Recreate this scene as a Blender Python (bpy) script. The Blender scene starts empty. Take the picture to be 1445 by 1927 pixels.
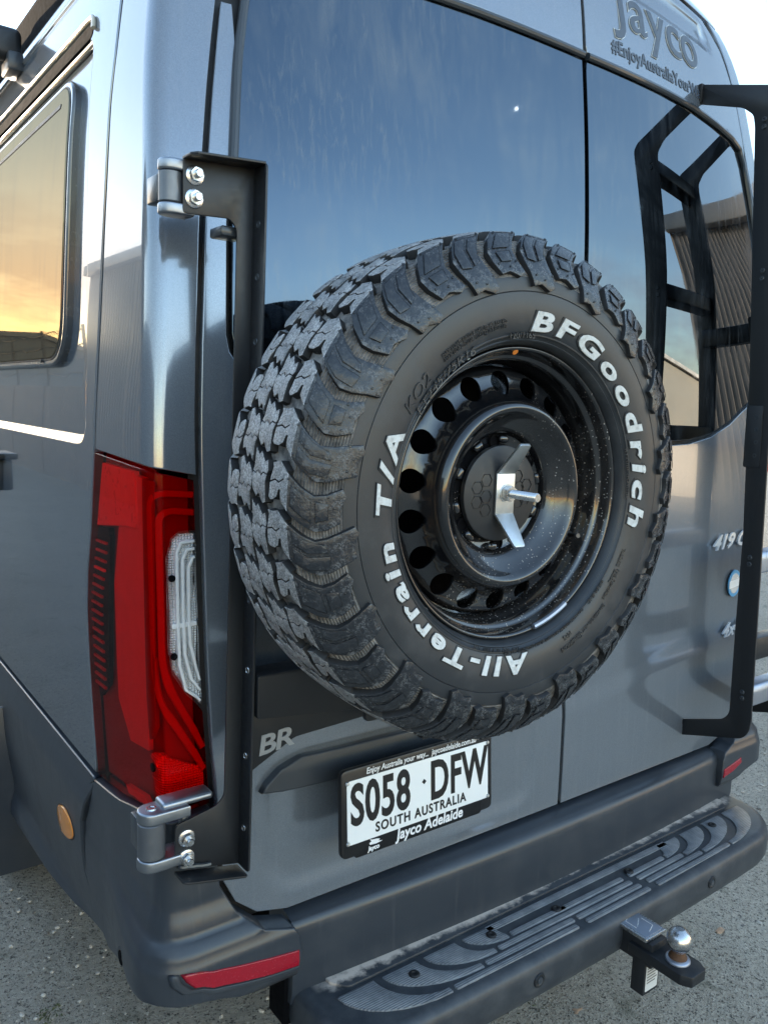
import bpy, bmesh, math, random
import numpy as np
from mathutils import Vector, Matrix
random.seed(7)
scene = bpy.context.scene
C = scene.collection
# ------------------------------------------------------------------ camera
cam_d = bpy.data.cameras.new('camera'); cam = bpy.data.objects.new('camera', cam_d); C.objects.link(cam)
cam_d.sensor_fit = 'HORIZONTAL'; cam_d.sensor_width = 36.0; cam_d.lens = 36.0*1534.21/1445.0
cam_d.clip_start = .02; cam_d.clip_end = 3000
_r = (0.80283306, -0.59506961, 0.03675909); _u = (0.04963334, 0.12814907, 0.99051216); _f = (0.59413433, 0.79339144, -0.13241761)
cam.matrix_world = Matrix(((_r[0], _u[0], -_f[0], -1.51602), (_r[1], _u[1], -_f[1], -1.25623), (_r[2], _u[2], -_f[2], 1.63091), (0, 0, 0, 1)))
scene.camera = cam
# ------------------------------------------------------------------ sky, sun, exposure
SUN_AZ, SUN_EL = math.radians(-13.0), math.radians(4.0)
world = bpy.data.worlds.new('World'); scene.world = world; world.use_nodes = True
wn = world.node_tree.nodes; wl = world.node_tree.links; wn.clear()
sky = wn.new('ShaderNodeTexSky'); sky.sky_type = 'NISHITA'; sky.sun_disc = False
sky.sun_elevation = SUN_EL; sky.sun_rotation = SUN_AZ; sky.altitude = 50; sky.air_density = 1.0; sky.dust_density = 0.1; sky.ozone_density = 1.9
bgn = wn.new('ShaderNodeBackground'); bgn.inputs['Strength'].default_value = 0.15
wout = wn.new('ShaderNodeOutputWorld')
tc = wn.new('ShaderNodeTexCoord'); sx = wn.new('ShaderNodeSeparateXYZ'); wl.new(tc.outputs['Generated'], sx.inputs[0])
mp = wn.new('ShaderNodeMapping'); mp.inputs['Scale'].default_value = (1.6, 1.6, 6.0); wl.new(tc.outputs['Generated'], mp.inputs[0])
cn = wn.new('ShaderNodeTexNoise'); cn.inputs['Scale'].default_value = 2.2; cn.inputs['Detail'].default_value = 7; cn.inputs['Roughness'].default_value = .62; wl.new(mp.outputs[0], cn.inputs['Vector'])
cr = wn.new('ShaderNodeMapRange'); cr.inputs['From Min'].default_value = .40; cr.inputs['From Max'].default_value = .58; cr.clamp = True; wl.new(cn.outputs['Fac'], cr.inputs['Value'])
e1 = wn.new('ShaderNodeMapRange'); e1.inputs['From Min'].default_value = .30; e1.inputs['From Max'].default_value = .12; e1.clamp = True; wl.new(sx.outputs['Z'], e1.inputs['Value'])
cm = wn.new('ShaderNodeMath'); cm.operation = 'MULTIPLY'; wl.new(cr.outputs[0], cm.inputs[0]); wl.new(e1.outputs[0], cm.inputs[1])
cm2 = wn.new('ShaderNodeMath'); cm2.operation = 'MULTIPLY'; cm2.inputs[1].default_value = .8; wl.new(cm.outputs[0], cm2.inputs[0])
cmix = wn.new('ShaderNodeMix'); cmix.data_type = 'RGBA'; wl.new(cm2.outputs[0], cmix.inputs['Factor']); wl.new(sky.outputs[0], cmix.inputs['A'])
cg = wn.new('ShaderNodeVectorMath'); cg.operation = 'MULTIPLY_ADD'; wl.new(sky.outputs[0], cg.inputs[0]); cg.inputs[1].default_value = (.34, .30, .30); cg.inputs[2].default_value = (.62, .60, .68)
wl.new(cg.outputs[0], cmix.inputs['B']); wb = wn.new('ShaderNodeVectorMath'); wb.operation = 'MULTIPLY'; wb.inputs[1].default_value = (1.22, 1.012, .94)   # white balance of the whole sky
wl.new(cmix.outputs['Result'], wb.inputs[0]); wl.new(wb.outputs[0], bgn.inputs['Color']); wl.new(bgn.outputs[0], wout.inputs[0])
sun_d = bpy.data.lights.new('sun', 'SUN'); sun_d.energy = 2.0; sun_d.angle = math.radians(1.0); sun_d.color = (1.0, .80, .58)
sun = bpy.data.objects.new('sun', sun_d); C.objects.link(sun)
sdir = Vector((math.sin(SUN_AZ)*math.cos(SUN_EL), math.cos(SUN_AZ)*math.cos(SUN_EL), math.sin(SUN_EL)))
sun.rotation_euler = sdir.to_track_quat('Z', 'Y').to_euler(); sun.location = (0, 0, 12)
scene.view_settings.view_transform = 'Standard'; scene.view_settings.look = 'None'
scene.view_settings.exposure = 3.35; scene.view_settings.gamma = 1.0
scene.render.engine = 'CYCLES'
try:
    scene.cycles.max_bounces = 7; scene.cycles.transparent_max_bounces = 12; scene.cycles.caustics_reflective = False; scene.cycles.caustics_refractive = False
except Exception: pass

# ------------------------------------------------------------------ materials
MATS = {}
class NT:
    def __init__(s, name):
        s.m = bpy.data.materials.new(name); s.m.use_nodes = True; s.t = s.m.node_tree; s.n = s.t.nodes; s.l = s.t.links
        s.b = s.n['Principled BSDF']; s.out = s.n['Material Output']
    def set(s, **k):
        for a, v in k.items():
            i = s.b.inputs[a.replace('_', ' ')]
            i.default_value = (*v, 1) if isinstance(v, tuple) and len(v) == 3 and i.type == 'RGBA' else v
        return s
    def add(s, t, **k):
        n = s.n.new(t)
        for a, v in k.items(): setattr(n, a, v)
        return n
    def coord(s, kind='Object', scale=(1, 1, 1)):
        c = s.add('ShaderNodeTexCoord'); m = s.add('ShaderNodeMapping'); m.inputs['Scale'].default_value = scale
        s.l.new(c.outputs[kind], m.inputs[0]); return m.outputs[0]
    def noise(s, vec, scale, detail=4, rough=.55, dist=0):
        n = s.add('ShaderNodeTexNoise'); n.inputs['Scale'].default_value = scale; n.inputs['Detail'].default_value = detail
        n.inputs['Roughness'].default_value = rough; n.inputs['Distortion'].default_value = dist; s.l.new(vec, n.inputs['Vector']); return n.outputs['Fac']
    def voro(s, vec, scale, feat='F1', out='Distance', rnd=1):
        n = s.add('ShaderNodeTexVoronoi'); n.feature = feat; n.inputs['Scale'].default_value = scale; n.inputs['Randomness'].default_value = rnd; s.l.new(vec, n.inputs['Vector']); return n.outputs[out]
    def rng(s, x, a, b, c=0., d=1.):
        n = s.add('ShaderNodeMapRange'); n.clamp = True
        for i, v in zip(('From Min', 'From Max', 'To Min', 'To Max'), (a, b, c, d)): n.inputs[i].default_value = v
        s.l.new(x, n.inputs['Value']); return n.outputs[0]
    def math(s, op, a, b):
        n = s.add('ShaderNodeMath', operation=op)
        for i, v in enumerate((a, b)):
            if isinstance(v, (int, float)): n.inputs[i].default_value = v
            else: s.l.new(v, n.inputs[i])
        return n.outputs[0]
    def mix(s, f, a, b):
        n = s.add('ShaderNodeMix', data_type='RGBA')
        if isinstance(f, (int, float)): n.inputs['Factor'].default_value = f
        else: s.l.new(f, n.inputs['Factor'])
        for k, v in (('A', a), ('B', b)):
            if isinstance(v, tuple): n.inputs[k].default_value = (*v, 1)
            else: s.l.new(v, n.inputs[k])
        return n.outputs['Result']
    def to(s, sock, name): s.l.new(sock, s.b.inputs[name.replace('_', ' ')]); return s
    def bump(s, hgt, strength=.3, dist=.001, prev=None):
        n = s.add('ShaderNodeBump'); n.inputs['Strength'].default_value = strength; n.inputs['Distance'].default_value = dist
        s.l.new(hgt, n.inputs['Height'])
        if prev is not None: s.l.new(prev, n.inputs['Normal'])
        s.l.new(n.outputs[0], s.b.inputs['Normal']); return n.outputs[0]
    def sep(s, vec):
        n = s.add('ShaderNodeSeparateXYZ'); s.l.new(vec, n.inputs[0]); return n.outputs
def simple(name, col, rough=.5, metal=0., coat=0., spec=.5, var=.12, vs=30, bump=0., bs=200):
    m = NT(name); v = m.coord(); n = m.noise(v, vs)
    a = tuple(c*(1-var) for c in col); b = tuple(min(1, c*(1+var)) for c in col)
    m.to(m.mix(n, a, b), 'Base_Color'); m.set(Metallic=metal, Coat_Weight=coat, Specular_IOR_Level=spec)
    m.to(m.rng(m.noise(v, vs*2.3), .3, .7, rough*.85, min(1, rough*1.15)), 'Roughness')
    if bump: m.bump(m.noise(v, bs, 3), bump, .0006)
    MATS[name] = m.m; return m.m

# metallic grey van paint with clear coat, faint dust and drip streaks
m = NT('van_paint'); v = m.coord(); vs = m.coord(scale=(26, 26, 1.2))
dust = m.rng(m.noise(v, 5.5, 6, .65), .50, .8, 0, .16); streak = m.rng(m.noise(vs, 2.2, 4, .6), .52, .78, 0, .14)
dd = m.math('MAXIMUM', dust, streak)
flake = m.voro(v, 1500, out='Color'); fl = m.sep(flake)[0]
base = m.mix(m.rng(fl, 0, 1, 0, 1), (.180, .205, .236), (.275, .303, .340))
m.to(m.mix(dd, base, (.23, .23, .225)), 'Base_Color'); m.to(m.rng(dd, 0, .2, .56, .46), 'Metallic'); m.set(Roughness=.16, Coat_Weight=.65, Coat_IOR=1.6, Specular_Tint=(.20, .22, .25))
m.to(m.rng(m.math('ADD', m.noise(v, 7, 4), dd), .4, 1.1, .01, .05), 'Coat_Roughness')
MATS['van_paint'] = m.m
# dark reflective privacy glass with wipe marks and dirt
m = NT('privacy_glass'); v = m.coord(); vs = m.coord(scale=(11, 11, 1.3))
w = m.rng(m.noise(vs, 1.5, 5, .62, 1.2), .40, .70); w2 = m.rng(m.noise(v, 2.6, 5, .62, 1.6), .43, .70); w3 = m.math('MULTIPLY', m.rng(m.noise(m.coord(scale=(60, 60, 5)), 1.4, 4, .7, .6), .50, .68), m.rng(m.noise(v, 2.0, 2), .45, .65))
ww = m.math('MAXIMUM', m.math('MULTIPLY', w, w2), m.math('MULTIPLY', w3, .8)); spk = m.rng(m.noise(v, 160, 3, .6), .70, .76, 0, .5)
ww = m.math('MAXIMUM', ww, spk)
m.to(m.mix(ww, (.086, .109, .136), (.130, .142, .156)), 'Base_Color'); m.to(m.rng(ww, 0, 1, 1.0, .62), 'Metallic')
m.to(m.rng(ww, 0, 1, .006, .17), 'Roughness'); MATS['privacy_glass'] = m.m
# warm acrylic side window
m = NT('side_glass'); v = m.coord(scale=(20, 20, 1.5)); w = m.rng(m.noise(v, 2.0, 5, .6), .5, .8); m.n.remove(m.b)
gl = m.add('ShaderNodeBsdfGlossy'); df = m.add('ShaderNodeBsdfDiffuse'); df.inputs[0].default_value = (.03, .03, .028, 1); ad = m.add('ShaderNodeAddShader')
m.l.new(m.mix(w, (.150, .122, .080), (.125, .105, .075)), gl.inputs['Color']); m.l.new(m.rng(w, 0, 1, .015, .08), gl.inputs['Roughness'])
m.l.new(gl.outputs[0], ad.inputs[0]); m.l.new(df.outputs[0], ad.inputs[1]); m.l.new(ad.outputs[0], m.out.inputs[0]); MATS['side_glass'] = m.m
# grained bumper plastic, dusty
m = NT('bumper_plastic'); v = m.coord(); d = m.rng(m.noise(v, 9, 7, .7), .48, .8, 0, .22); vs = m.coord(scale=(60, 60, 3)); st = m.rng(m.noise(vs, 1.5, 4), .56, .8, 0, .2)
dd = m.math('MAXIMUM', d, st)
m.to(m.mix(dd, (.031, .037, .046), (.115, .117, .118)), 'Base_Color'); m.to(m.rng(dd, 0, .3, .30, .46), 'Roughness'); m.bump(m.noise(v, 900, 2), .12, .0004); MATS['bumper_plastic'] = m.m
# step plastic with sandy dirt gathered along the inner edge
m = NT('step_plastic'); v = m.coord('Object'); y = m.sep(v)[1]; xx = m.sep(v)[0]
nz = m.noise(v, 26, 8, .72); big = m.noise(v, 3.0, 3)
edge = m.math('ADD', m.rng(y, -.105, -.048, 0, 1), m.math('MULTIPLY', m.math('SUBTRACT', nz, .5), 1.3)); edge = m.math('ADD', edge, m.math('MULTIPLY', m.math('SUBTRACT', big, .5), .6))
ax_ = m.add('ShaderNodeMath', operation='ABSOLUTE'); m.l.new(xx, ax_.inputs[0]); sand = m.math('MULTIPLY', m.rng(edge, .68, .98), m.math('MULTIPLY', m.rng(ax_.outputs[0], .70, .735, 1, 0), m.rng(m.sep(v)[2], .490, .4955))); d = m.rng(m.noise(v, 14, 7, .7), .42, .85, 0, .55)
c1 = m.mix(d, (.028, .033, .040), (.12, .125, .13)); m.to(m.mix(sand, c1, (.50, .43, .37)), 'Base_Color'); m.to(m.rng(sand, 0, 1, .42, .9), 'Roughness')
m.bump(m.noise(v, 500, 3), .25, .0008); MATS['step_plastic'] = m.m
m = NT('grip_plastic'); v = m.coord(); wv = m.add('ShaderNodeTexWave', bands_direction='Y'); wv.inputs['Scale'].default_value = 62; wv.inputs['Distortion'].default_value = 0.0; m.l.new(v, wv.inputs['Vector'])
d = m.rng(m.noise(v, 22, 6, .7), .35, .75, 0, .8)
m.to(m.mix(d, (.12, .13, .145), (.32, .325, .33)), 'Base_Color'); m.set(Roughness=.42); m.bump(wv.outputs['Fac'], .9, .0016); MATS['grip_plastic'] = m.m
simple('black_powdercoat', (.014, .0155, .018), .42, 0, 0, .5, .15, 40, .10, 900)
simple('black_seal', (.006, .006, .007), .55)
simple('inner_black', (.004, .004, .005), .9, spec=.08)
simple('dark_trim', (.035, .042, .050), .35, 0, .2, .5, .1, 12)
simple('garnish_plastic', (.034, .040, .048), .46, 0, 0, .5, .12, 9, .1, 900)
simple('zinc', (.66, .67, .66), .42, 1.0, var=.12, vs=60)
simple('bright_steel', (.60, .60, .60), .26, 1.0, var=.08, vs=80)
simple('hinge_alloy', (.33, .35, .38), .40, 1.0, var=.15, vs=25)
simple('hinge_barrel', (.16, .17, .185), .42, .7, var=.12)
simple('rung_alloy', (.34, .37, .43), .42, .85, var=.1)
simple('plate_white', (.84, .86, .86), .45, 0, .3, .5, .03, 20)
simple('plate_black', (.008, .008, .009), .4)
simple('plate_frame', (.009, .009, .010), .38)
simple('print_white', (.78, .78, .78), .5, var=.02)
simple('letter_grey', (.060, .078, .108), .5)
simple('mark_grey', (.30, .32, .34), .4, .3)
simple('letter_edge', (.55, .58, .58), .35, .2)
simple('badge_chrome', (.82, .83, .84), .25, .45, var=.04)
simple('badge_blue', (.10, .33, .58), .35)
simple('amber', (.85, .27, .012), .22, 0, .6, .6, .15, 60)
simple('reflector_red', (.30, .004, .016), .25, 0, .5, .5, .2, 120, .15, 600)
simple('lens_red_face', (.55, .006, .008), .2, 0, .6)
simple('light_inner_dark', (.22, .022, .02), .4)
simple('light_inner_grey', (.75, .12, .10), .35)
simple('light_inner_bright', (.90, .45, .42), .3)
simple('light_guide_red', (.42, .05, .045), .3)
simple('lamp_white', (.85, .86, .87), .3)
simple('light_chrome', (.85, .86, .87), .12, 1.0, var=.05, vs=80)
simple('orange_paint', (.72, .22, .03), .5)
simple('window_frame_grey', (.07, .076, .085), .25, .2, .8)
simple('cream_edge', (.62, .56, .44), .35, .2, .3)
# lamp lens: Fresnel mix of a tinted clear pane and a gloss
def lens(name, col, ior=1.5):
    m = NT(name); m.n.remove(m.b); tr = m.add('ShaderNodeBsdfTransparent'); tr.inputs[0].default_value = (*col, 1)
    gl = m.add('ShaderNodeBsdfGlossy'); gl.inputs['Roughness'].default_value = .02; gl.inputs['Color'].default_value = (1, 1, 1, 1)
    fr = m.add('ShaderNodeFresnel'); fr.inputs[0].default_value = ior; mx = m.add('ShaderNodeMixShader')
    m.l.new(m.math('MULTIPLY', fr.outputs[0], .5), mx.inputs[0]); m.l.new(tr.outputs[0], mx.inputs[1]); m.l.new(gl.outputs[0], mx.inputs[2]); m.l.new(mx.outputs[0], m.out.inputs[0]); MATS[name] = m.m
lens('lens_red', (.94, .025, .020), 1.2); lens('lens_clear', (.97, .98, .99), 1.3)
# prismatic reflector behind the clear lens
m = NT('prism'); v = m.coord(); ck = m.add('ShaderNodeTexWave', bands_direction='Z'); ck.inputs['Scale'].default_value = 70; m.l.new(v, ck.inputs['Vector'])
ck2 = m.add('ShaderNodeTexWave', bands_direction='X'); ck2.inputs['Scale'].default_value = 60; m.l.new(v, ck2.inputs['Vector'])
m.set(Base_Color=(.92, .94, .95), Metallic=.45, Roughness=.25); m.bump(m.math('ADD', ck.outputs['Fac'], ck2.outputs['Fac']), .8, .0022); MATS['prism'] = m.m
# tyre rubbers
m = NT('tread_rubber'); v = m.coord('Object'); sp = m.rng(m.noise(v, 260, 5, .8), .41, .56); bl = m.rng(m.noise(v, 26, 5, .7), .30, .62, .25, 1); cr_ = m.rng(m.voro(v, 190, 'DISTANCE_TO_EDGE'), .015, .06, .25, 1)
d = m.math('MULTIPLY', m.math('MULTIPLY', m.math('ADD', m.math('MULTIPLY', sp, .7), .3), bl), cr_)
m.to(m.mix(d, (.034, .035, .037), (.58, .565, .55)), 'Base_Color'); m.to(m.rng(d, 0, 1, .33, .75), 'Roughness')
m.bump(m.math('ADD', m.noise(v, 500, 4, .7), m.math('MULTIPLY', m.noise(v, 80, 4), 2.0)), .8, .0012); MATS['tread_rubber'] = m.m
m = NT('lug_rubber'); v = m.coord('Object'); st = m.rng(m.noise(v, 80, 5, .8, 1.6), .53, .63, 0, .8); s2 = m.rng(m.noise(m.coord('Object', (1, .35, 1)), 190, 5, .8), .545, .62, 0, .8); big = m.rng(m.noise(v, 15, 3, .6), .38, .62, .08, 1)
d = m.math('MULTIPLY', m.math('MAXIMUM', st, s2), big)
m.to(m.mix(d, (.021, .0235, .028), (.30, .305, .31)), 'Base_Color'); m.to(m.rng(d, 0, .8, .22, .55), 'Roughness'); m.bump(m.math('ADD', m.noise(v, 300, 4, .65), m.math('MULTIPLY', m.noise(v, 45, 3), 2.2)), .5, .0012); MATS['lug_rubber'] = m.m
simple('groove_rubber', (.016, .0165, .018), .6, var=.4, vs=60)
m = NT('scoop_rubber'); v = m.coord('Object'); wv = m.add('ShaderNodeTexWave', wave_type='RINGS', rings_direction='Y'); wv.inputs['Scale'].default_value = 95; m.l.new(v, wv.inputs['Vector']); d = m.rng(m.noise(v, 60, 5, .7), .38, .62)
m.to(m.mix(d, (.060, .058, .056), (.23, .215, .20)), 'Base_Color'); m.set(Roughness=.75); m.bump(wv.outputs['Fac'], .9, .0016); MATS['scoop_rubber'] = m.m
m = NT('sidewall_rubber'); v = m.coord('Object'); d = m.rng(m.noise(v, 16, 7, .7), .5, .82, 0, .45)
m.to(m.mix(d, (.024, .027, .031), (.095, .097, .10)), 'Base_Color'); m.to(m.rng(d, 0, .45, .40, .62), 'Roughness'); m.bump(m.noise(v, 500, 3), .08, .0005); MATS['sidewall_rubber'] = m.m
m = NT('white_rubber'); v = m.coord('Object'); d = m.rng(m.noise(v, 75, 5, .75), .47, .72, 0, .75)
m.to(m.mix(d, (.62, .63, .615), (.28, .265, .245)), 'Base_Color'); m.set(Roughness=.55); MATS['white_rubber'] = m.m
# gloss black wheel paint with dried dust specks
m = NT('wheel_black'); v = m.coord('Object'); xyz = m.sep(v); vv = m.voro(v, 230); cell = m.sep(m.voro(v, 230, out='Color'))
patchy = m.rng(m.math('ADD', m.noise(v, 9, 4, .6), m.math('ADD', m.math('MULTIPLY', xyz[0], 1.0), m.math('MULTIPLY', xyz[2], -.35))), .46, .72)
sp = m.math('MULTIPLY', m.rng(vv, .14, .30, 1, 0), m.math('MULTIPLY', m.rng(cell[0], .60, .70), patchy))
film = m.math('MULTIPLY', patchy, .035)
m.to(m.mix(m.math('MAXIMUM', m.math('MULTIPLY', sp, .9), film), (.006, .0065, .008), (.50, .45, .40)), 'Base_Color')
m.to(m.rng(sp, 0, 1, .16, .8), 'Roughness'); m.set(Coat_Weight=.8, Coat_Roughness=.03, Coat_IOR=1.5); MATS['wheel_black'] = m.m
simple('hub_plate_black', (.018, .019, .021), .48, 0, 0, .5, .08)
simple('rust', (.11, .055, .028), .8, .2, var=.5, vs=120)
# ground: worn old concrete and fine gravel
m = NT('ground_concrete'); v = m.coord('Object'); a = m.noise(v, 1.6, 4, .6); b = m.noise(v, 34, 6, .75); vo = m.voro(v, 105); cc = m.sep(m.voro(v, 105, out='Color')); vo2 = m.voro(v, 250)
c = m.mix(m.rng(a, .32, .68), (.385, .335, .265), (.55, .485, .395)); c = m.mix(m.rng(b, .38, .66), c, (.63, .56, .46))
c = m.mix(m.math('MULTIPLY', m.rng(vo, .16, .36, 1, 0), m.rng(cc[0], .35, .8)), c, (.70, .63, .53)); c = m.mix(m.math('MULTIPLY', m.rng(vo, .16, .36, 1, 0), m.rng(cc[1], .72, .76)), c, (.12, .115, .105))
c = m.mix(m.rng(m.noise(v, 80, 5, .8), .55, .62), c, (.085, .08, .072)); c = m.mix(m.math('MULTIPLY', m.rng(m.noise(v, 5, 4, .7), .58, .70), .55), c, (.115, .12, .075))
m.to(c, 'Base_Color'); m.set(Roughness=.92); m.bump(m.math('ADD', m.math('MULTIPLY', b, 1.5), m.math('ADD', m.rng(vo, 0, .4, .9, 0), m.rng(vo2, 0, .4, .45, 0))), 1.0, .018); MATS['ground_concrete'] = m.m
simple('pebble', (.52, .47, .40), .9, var=.45, vs=45, bump=.3, bs=150)
simple('dark_pebble', (.15, .135, .115), .9, var=.4, vs=45, bump=.3, bs=150)
simple('weed_green', (.075, .085, .035), .8, var=.3, vs=90)
simple('dry_leaf', (.42, .27, .17), .8, var=.25, vs=90)
simple('steel_sheet_grey', (.27, .265, .26), .5, .25, var=.18, vs=1.5)
simple('steel_sheet_brown', (.20, .18, .165), .45, .25, var=.15, vs=1.5)
simple('cream_wall', (.52, .46, .37), .8, var=.08, vs=2)
simple('roof_sheet', (.34, .32, .30), .5, .3, var=.1, vs=2)
simple('wire_steel', (.22, .21, .20), .5, .8)
simple('label_white', (.62, .62, .60), .5, var=.03)
# moon: a dim pale disc in the blue sky
m = NT('moon_light'); m.set(Base_Color=(.5, .5, .48), Emission_Color=(1, .97, .9), Emission_Strength=2.2, Roughness=1.); MATS['moon_light'] = m.m
M = MATS

# ------------------------------------------------------------------ object helpers
def tag(o, label=None, cat=None, group=None, kind=None):
    if label: o['label'] = label
    if cat: o['category'] = cat
    if group: o['group'] = group
    if kind: o['kind'] = kind
    return o
def link(o, parent=None):
    C.objects.link(o)
    if parent is not None: o.parent = parent
    return o
def thing(name, label, cat, loc=(0, 0, 0), rz=0., group=None):
    o = bpy.data.objects.new(name, None); o.empty_display_size = .1; o.location = loc; o.rotation_euler[2] = rz
    return tag(link(o), label, cat, group)
def mesh_obj(name, verts, faces, mat, parent=None, smooth=False, normals=None):
    me = bpy.data.meshes.new(name); me.from_pydata([tuple(map(float, p)) for p in verts], [], faces); me.validate(); me.update()
    me.materials.append(M[mat])
    if smooth or normals is not None: me.shade_smooth()
    if normals is not None: me.normals_split_custom_set_from_vertices([tuple(map(float, n)) for n in normals])
    return link(bpy.data.objects.new(name, me), parent)
def bm_obj(name, bm, mat, parent=None, smooth=True, angle=35):
    me = bpy.data.meshes.new(name); bmesh.ops.recalc_face_normals(bm, faces=bm.faces)
    bm.to_mesh(me); bm.free(); me.materials.append(M[mat])
    if smooth:
        me.shade_smooth(); me.set_sharp_from_angle(angle=math.radians(angle))
    return link(bpy.data.objects.new(name, me), parent)
def again(o, parent=None, loc=None, rot=None):
    c = o.copy(); C.objects.link(c); c.parent = parent if parent is not None else o.parent
    if loc is not None: c.location = loc
    if rot is not None: c.rotation_euler = rot
    return c
def add_box(bm, c, s, bev=0., seg=2, rot=None):
    r = bmesh.ops.create_cube(bm, size=1.0); vs = r['verts']
    bmesh.ops.scale(bm, vec=s, verts=vs)
    if bev:
        es = list({e for v_ in vs for e in v_.link_edges}); g = bmesh.ops.bevel(bm, geom=es, offset=bev, segments=seg, affect='EDGES', profile=.5)
        vs = list({v_ for f in g['faces'] for v_ in f.verts} | {v_ for v_ in vs if v_.is_valid})
    if rot is not None: bmesh.ops.rotate(bm, cent=(0, 0, 0), matrix=rot, verts=vs)
    bmesh.ops.translate(bm, vec=c, verts=vs); return vs
def box_obj(name, c, s, mat, parent=None, bev=.002, seg=2, rot=None):
    bm = bmesh.new(); add_box(bm, c, s, bev, seg, rot); return bm_obj(name, bm, mat, parent)
def axis_mat(d):
    return Vector(d).normalized().to_track_quat('Z', 'Y').to_matrix()
def lathe(profile, seg=48, closed=False):
    vs, fs = [], []; n = len(profile)
    for i in range(seg):
        a = 2*math.pi*i/seg
        for r, h in profile: vs.append((r*math.cos(a), r*math.sin(a), h))
    for i in range(seg):
        j = (i+1) % seg
        for k in range(n-1 if not closed else n):
            l = (k+1) % n
            fs.append((i*n+k, j*n+k, j*n+l, i*n+l))
    return vs, fs
def lathe_obj(name, profile, mat, parent=None, loc=(0, 0, 0), axis=(0, 0, 1), seg=48, angle=35):
    """profile = (radius, height along the axis)"""
    vs, fs = lathe(profile, seg); R_ = axis_mat(axis); bm = bmesh.new()
    bv = [bm.verts.new(R_ @ Vector(p) + Vector(loc)) for p in vs]
    for f in fs:
        try: bm.faces.new([bv[i] for i in f])
        except ValueError: pass
    bmesh.ops.remove_doubles(bm, verts=bm.verts, dist=1e-6)
    return bm_obj(name, bm, mat, parent, True, angle)
def cyl_obj(name, p0, p1, r, mat, parent=None, seg=24, bev=.0):
    d = Vector(p1)-Vector(p0); L = d.length; b = bev
    prof = [(0, 0), (r-b, 0), (r, b), (r, L-b), (r-b, L), (0, L)] if b else [(0, 0), (r, 0), (r, L), (0, L)]
    return lathe_obj(name, prof, mat, parent, p0, d, seg)
def tube_bm(bm, pts, r, seg=10):
    pts = [Vector(p) for p in pts]; rings = []
    for i, p in enumerate(pts):
        t = (pts[min(i+1, len(pts)-1)]-pts[max(i-1, 0)]).normalized(); q_ = t.to_track_quat('Z', 'Y').to_matrix()
        rings.append([bm.verts.new(p+q_ @ Vector((r*math.cos(2*math.pi*k/seg), r*math.sin(2*math.pi*k/seg), 0))) for k in range(seg)])
    for a, b in zip(rings, rings[1:]):
        for k in range(seg): bm.faces.new((a[k], a[(k+1) % seg], b[(k+1) % seg], b[k]))
    bm.faces.new(rings[0][::-1]); bm.faces.new(rings[-1])
def rnd(poly, r, seg=5):
    """round the corners of a polygon; r is a number or one number per corner"""
    out = []; n = len(poly)
    for i in range(n):
        p = Vector((*poly[i], 0)); a = Vector((*poly[i-1], 0)); b = Vector((*poly[(i+1) % n], 0)); rr = r[i] if isinstance(r, (list, tuple)) else r
        da = (a-p); db = (b-p); t = min(rr, da.length*.48, db.length*.48)
        if t < 1e-5: out.append((p.x, p.y)); continue
        A = p+da.normalized()*t; B = p+db.normalized()*t
        for k in range(seg+1):
            s = k/seg; q_ = A*(1-s)**2+p*2*s*(1-s)+B*s*s; out.append((q_.x, q_.y))
    return out
def prism_obj(name, poly, origin, ux, uy, thick, mat, parent=None, bev=.0015):
    """polygon in the plane origin+x*ux+y*uy pushed by thick along ux x uy, edges bevelled"""
    ux = Vector(ux); uy = Vector(uy); n = ux.cross(uy).normalized(); o = Vector(origin); bm = bmesh.new()
    vs = [bm.verts.new(o+ux*x+uy*y) for x, y in poly]; f = bm.faces.new(vs)
    r = bmesh.ops.extrude_face_region(bm, geom=[f]); bmesh.ops.translate(bm, vec=n*thick, verts=[g for g in r['geom'] if isinstance(g, bmesh.types.BMVert)])
    bmesh.ops.recalc_face_normals(bm, faces=bm.faces)
    if bev:
        es = [e for e in bm.edges if len(e.link_faces) == 2 and e.calc_face_angle(0) > 1.0]
        bmesh.ops.bevel(bm, geom=es, offset=bev, segments=2, affect='EDGES', profile=.5)
    return bm_obj(name, bm, mat, parent)
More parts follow.
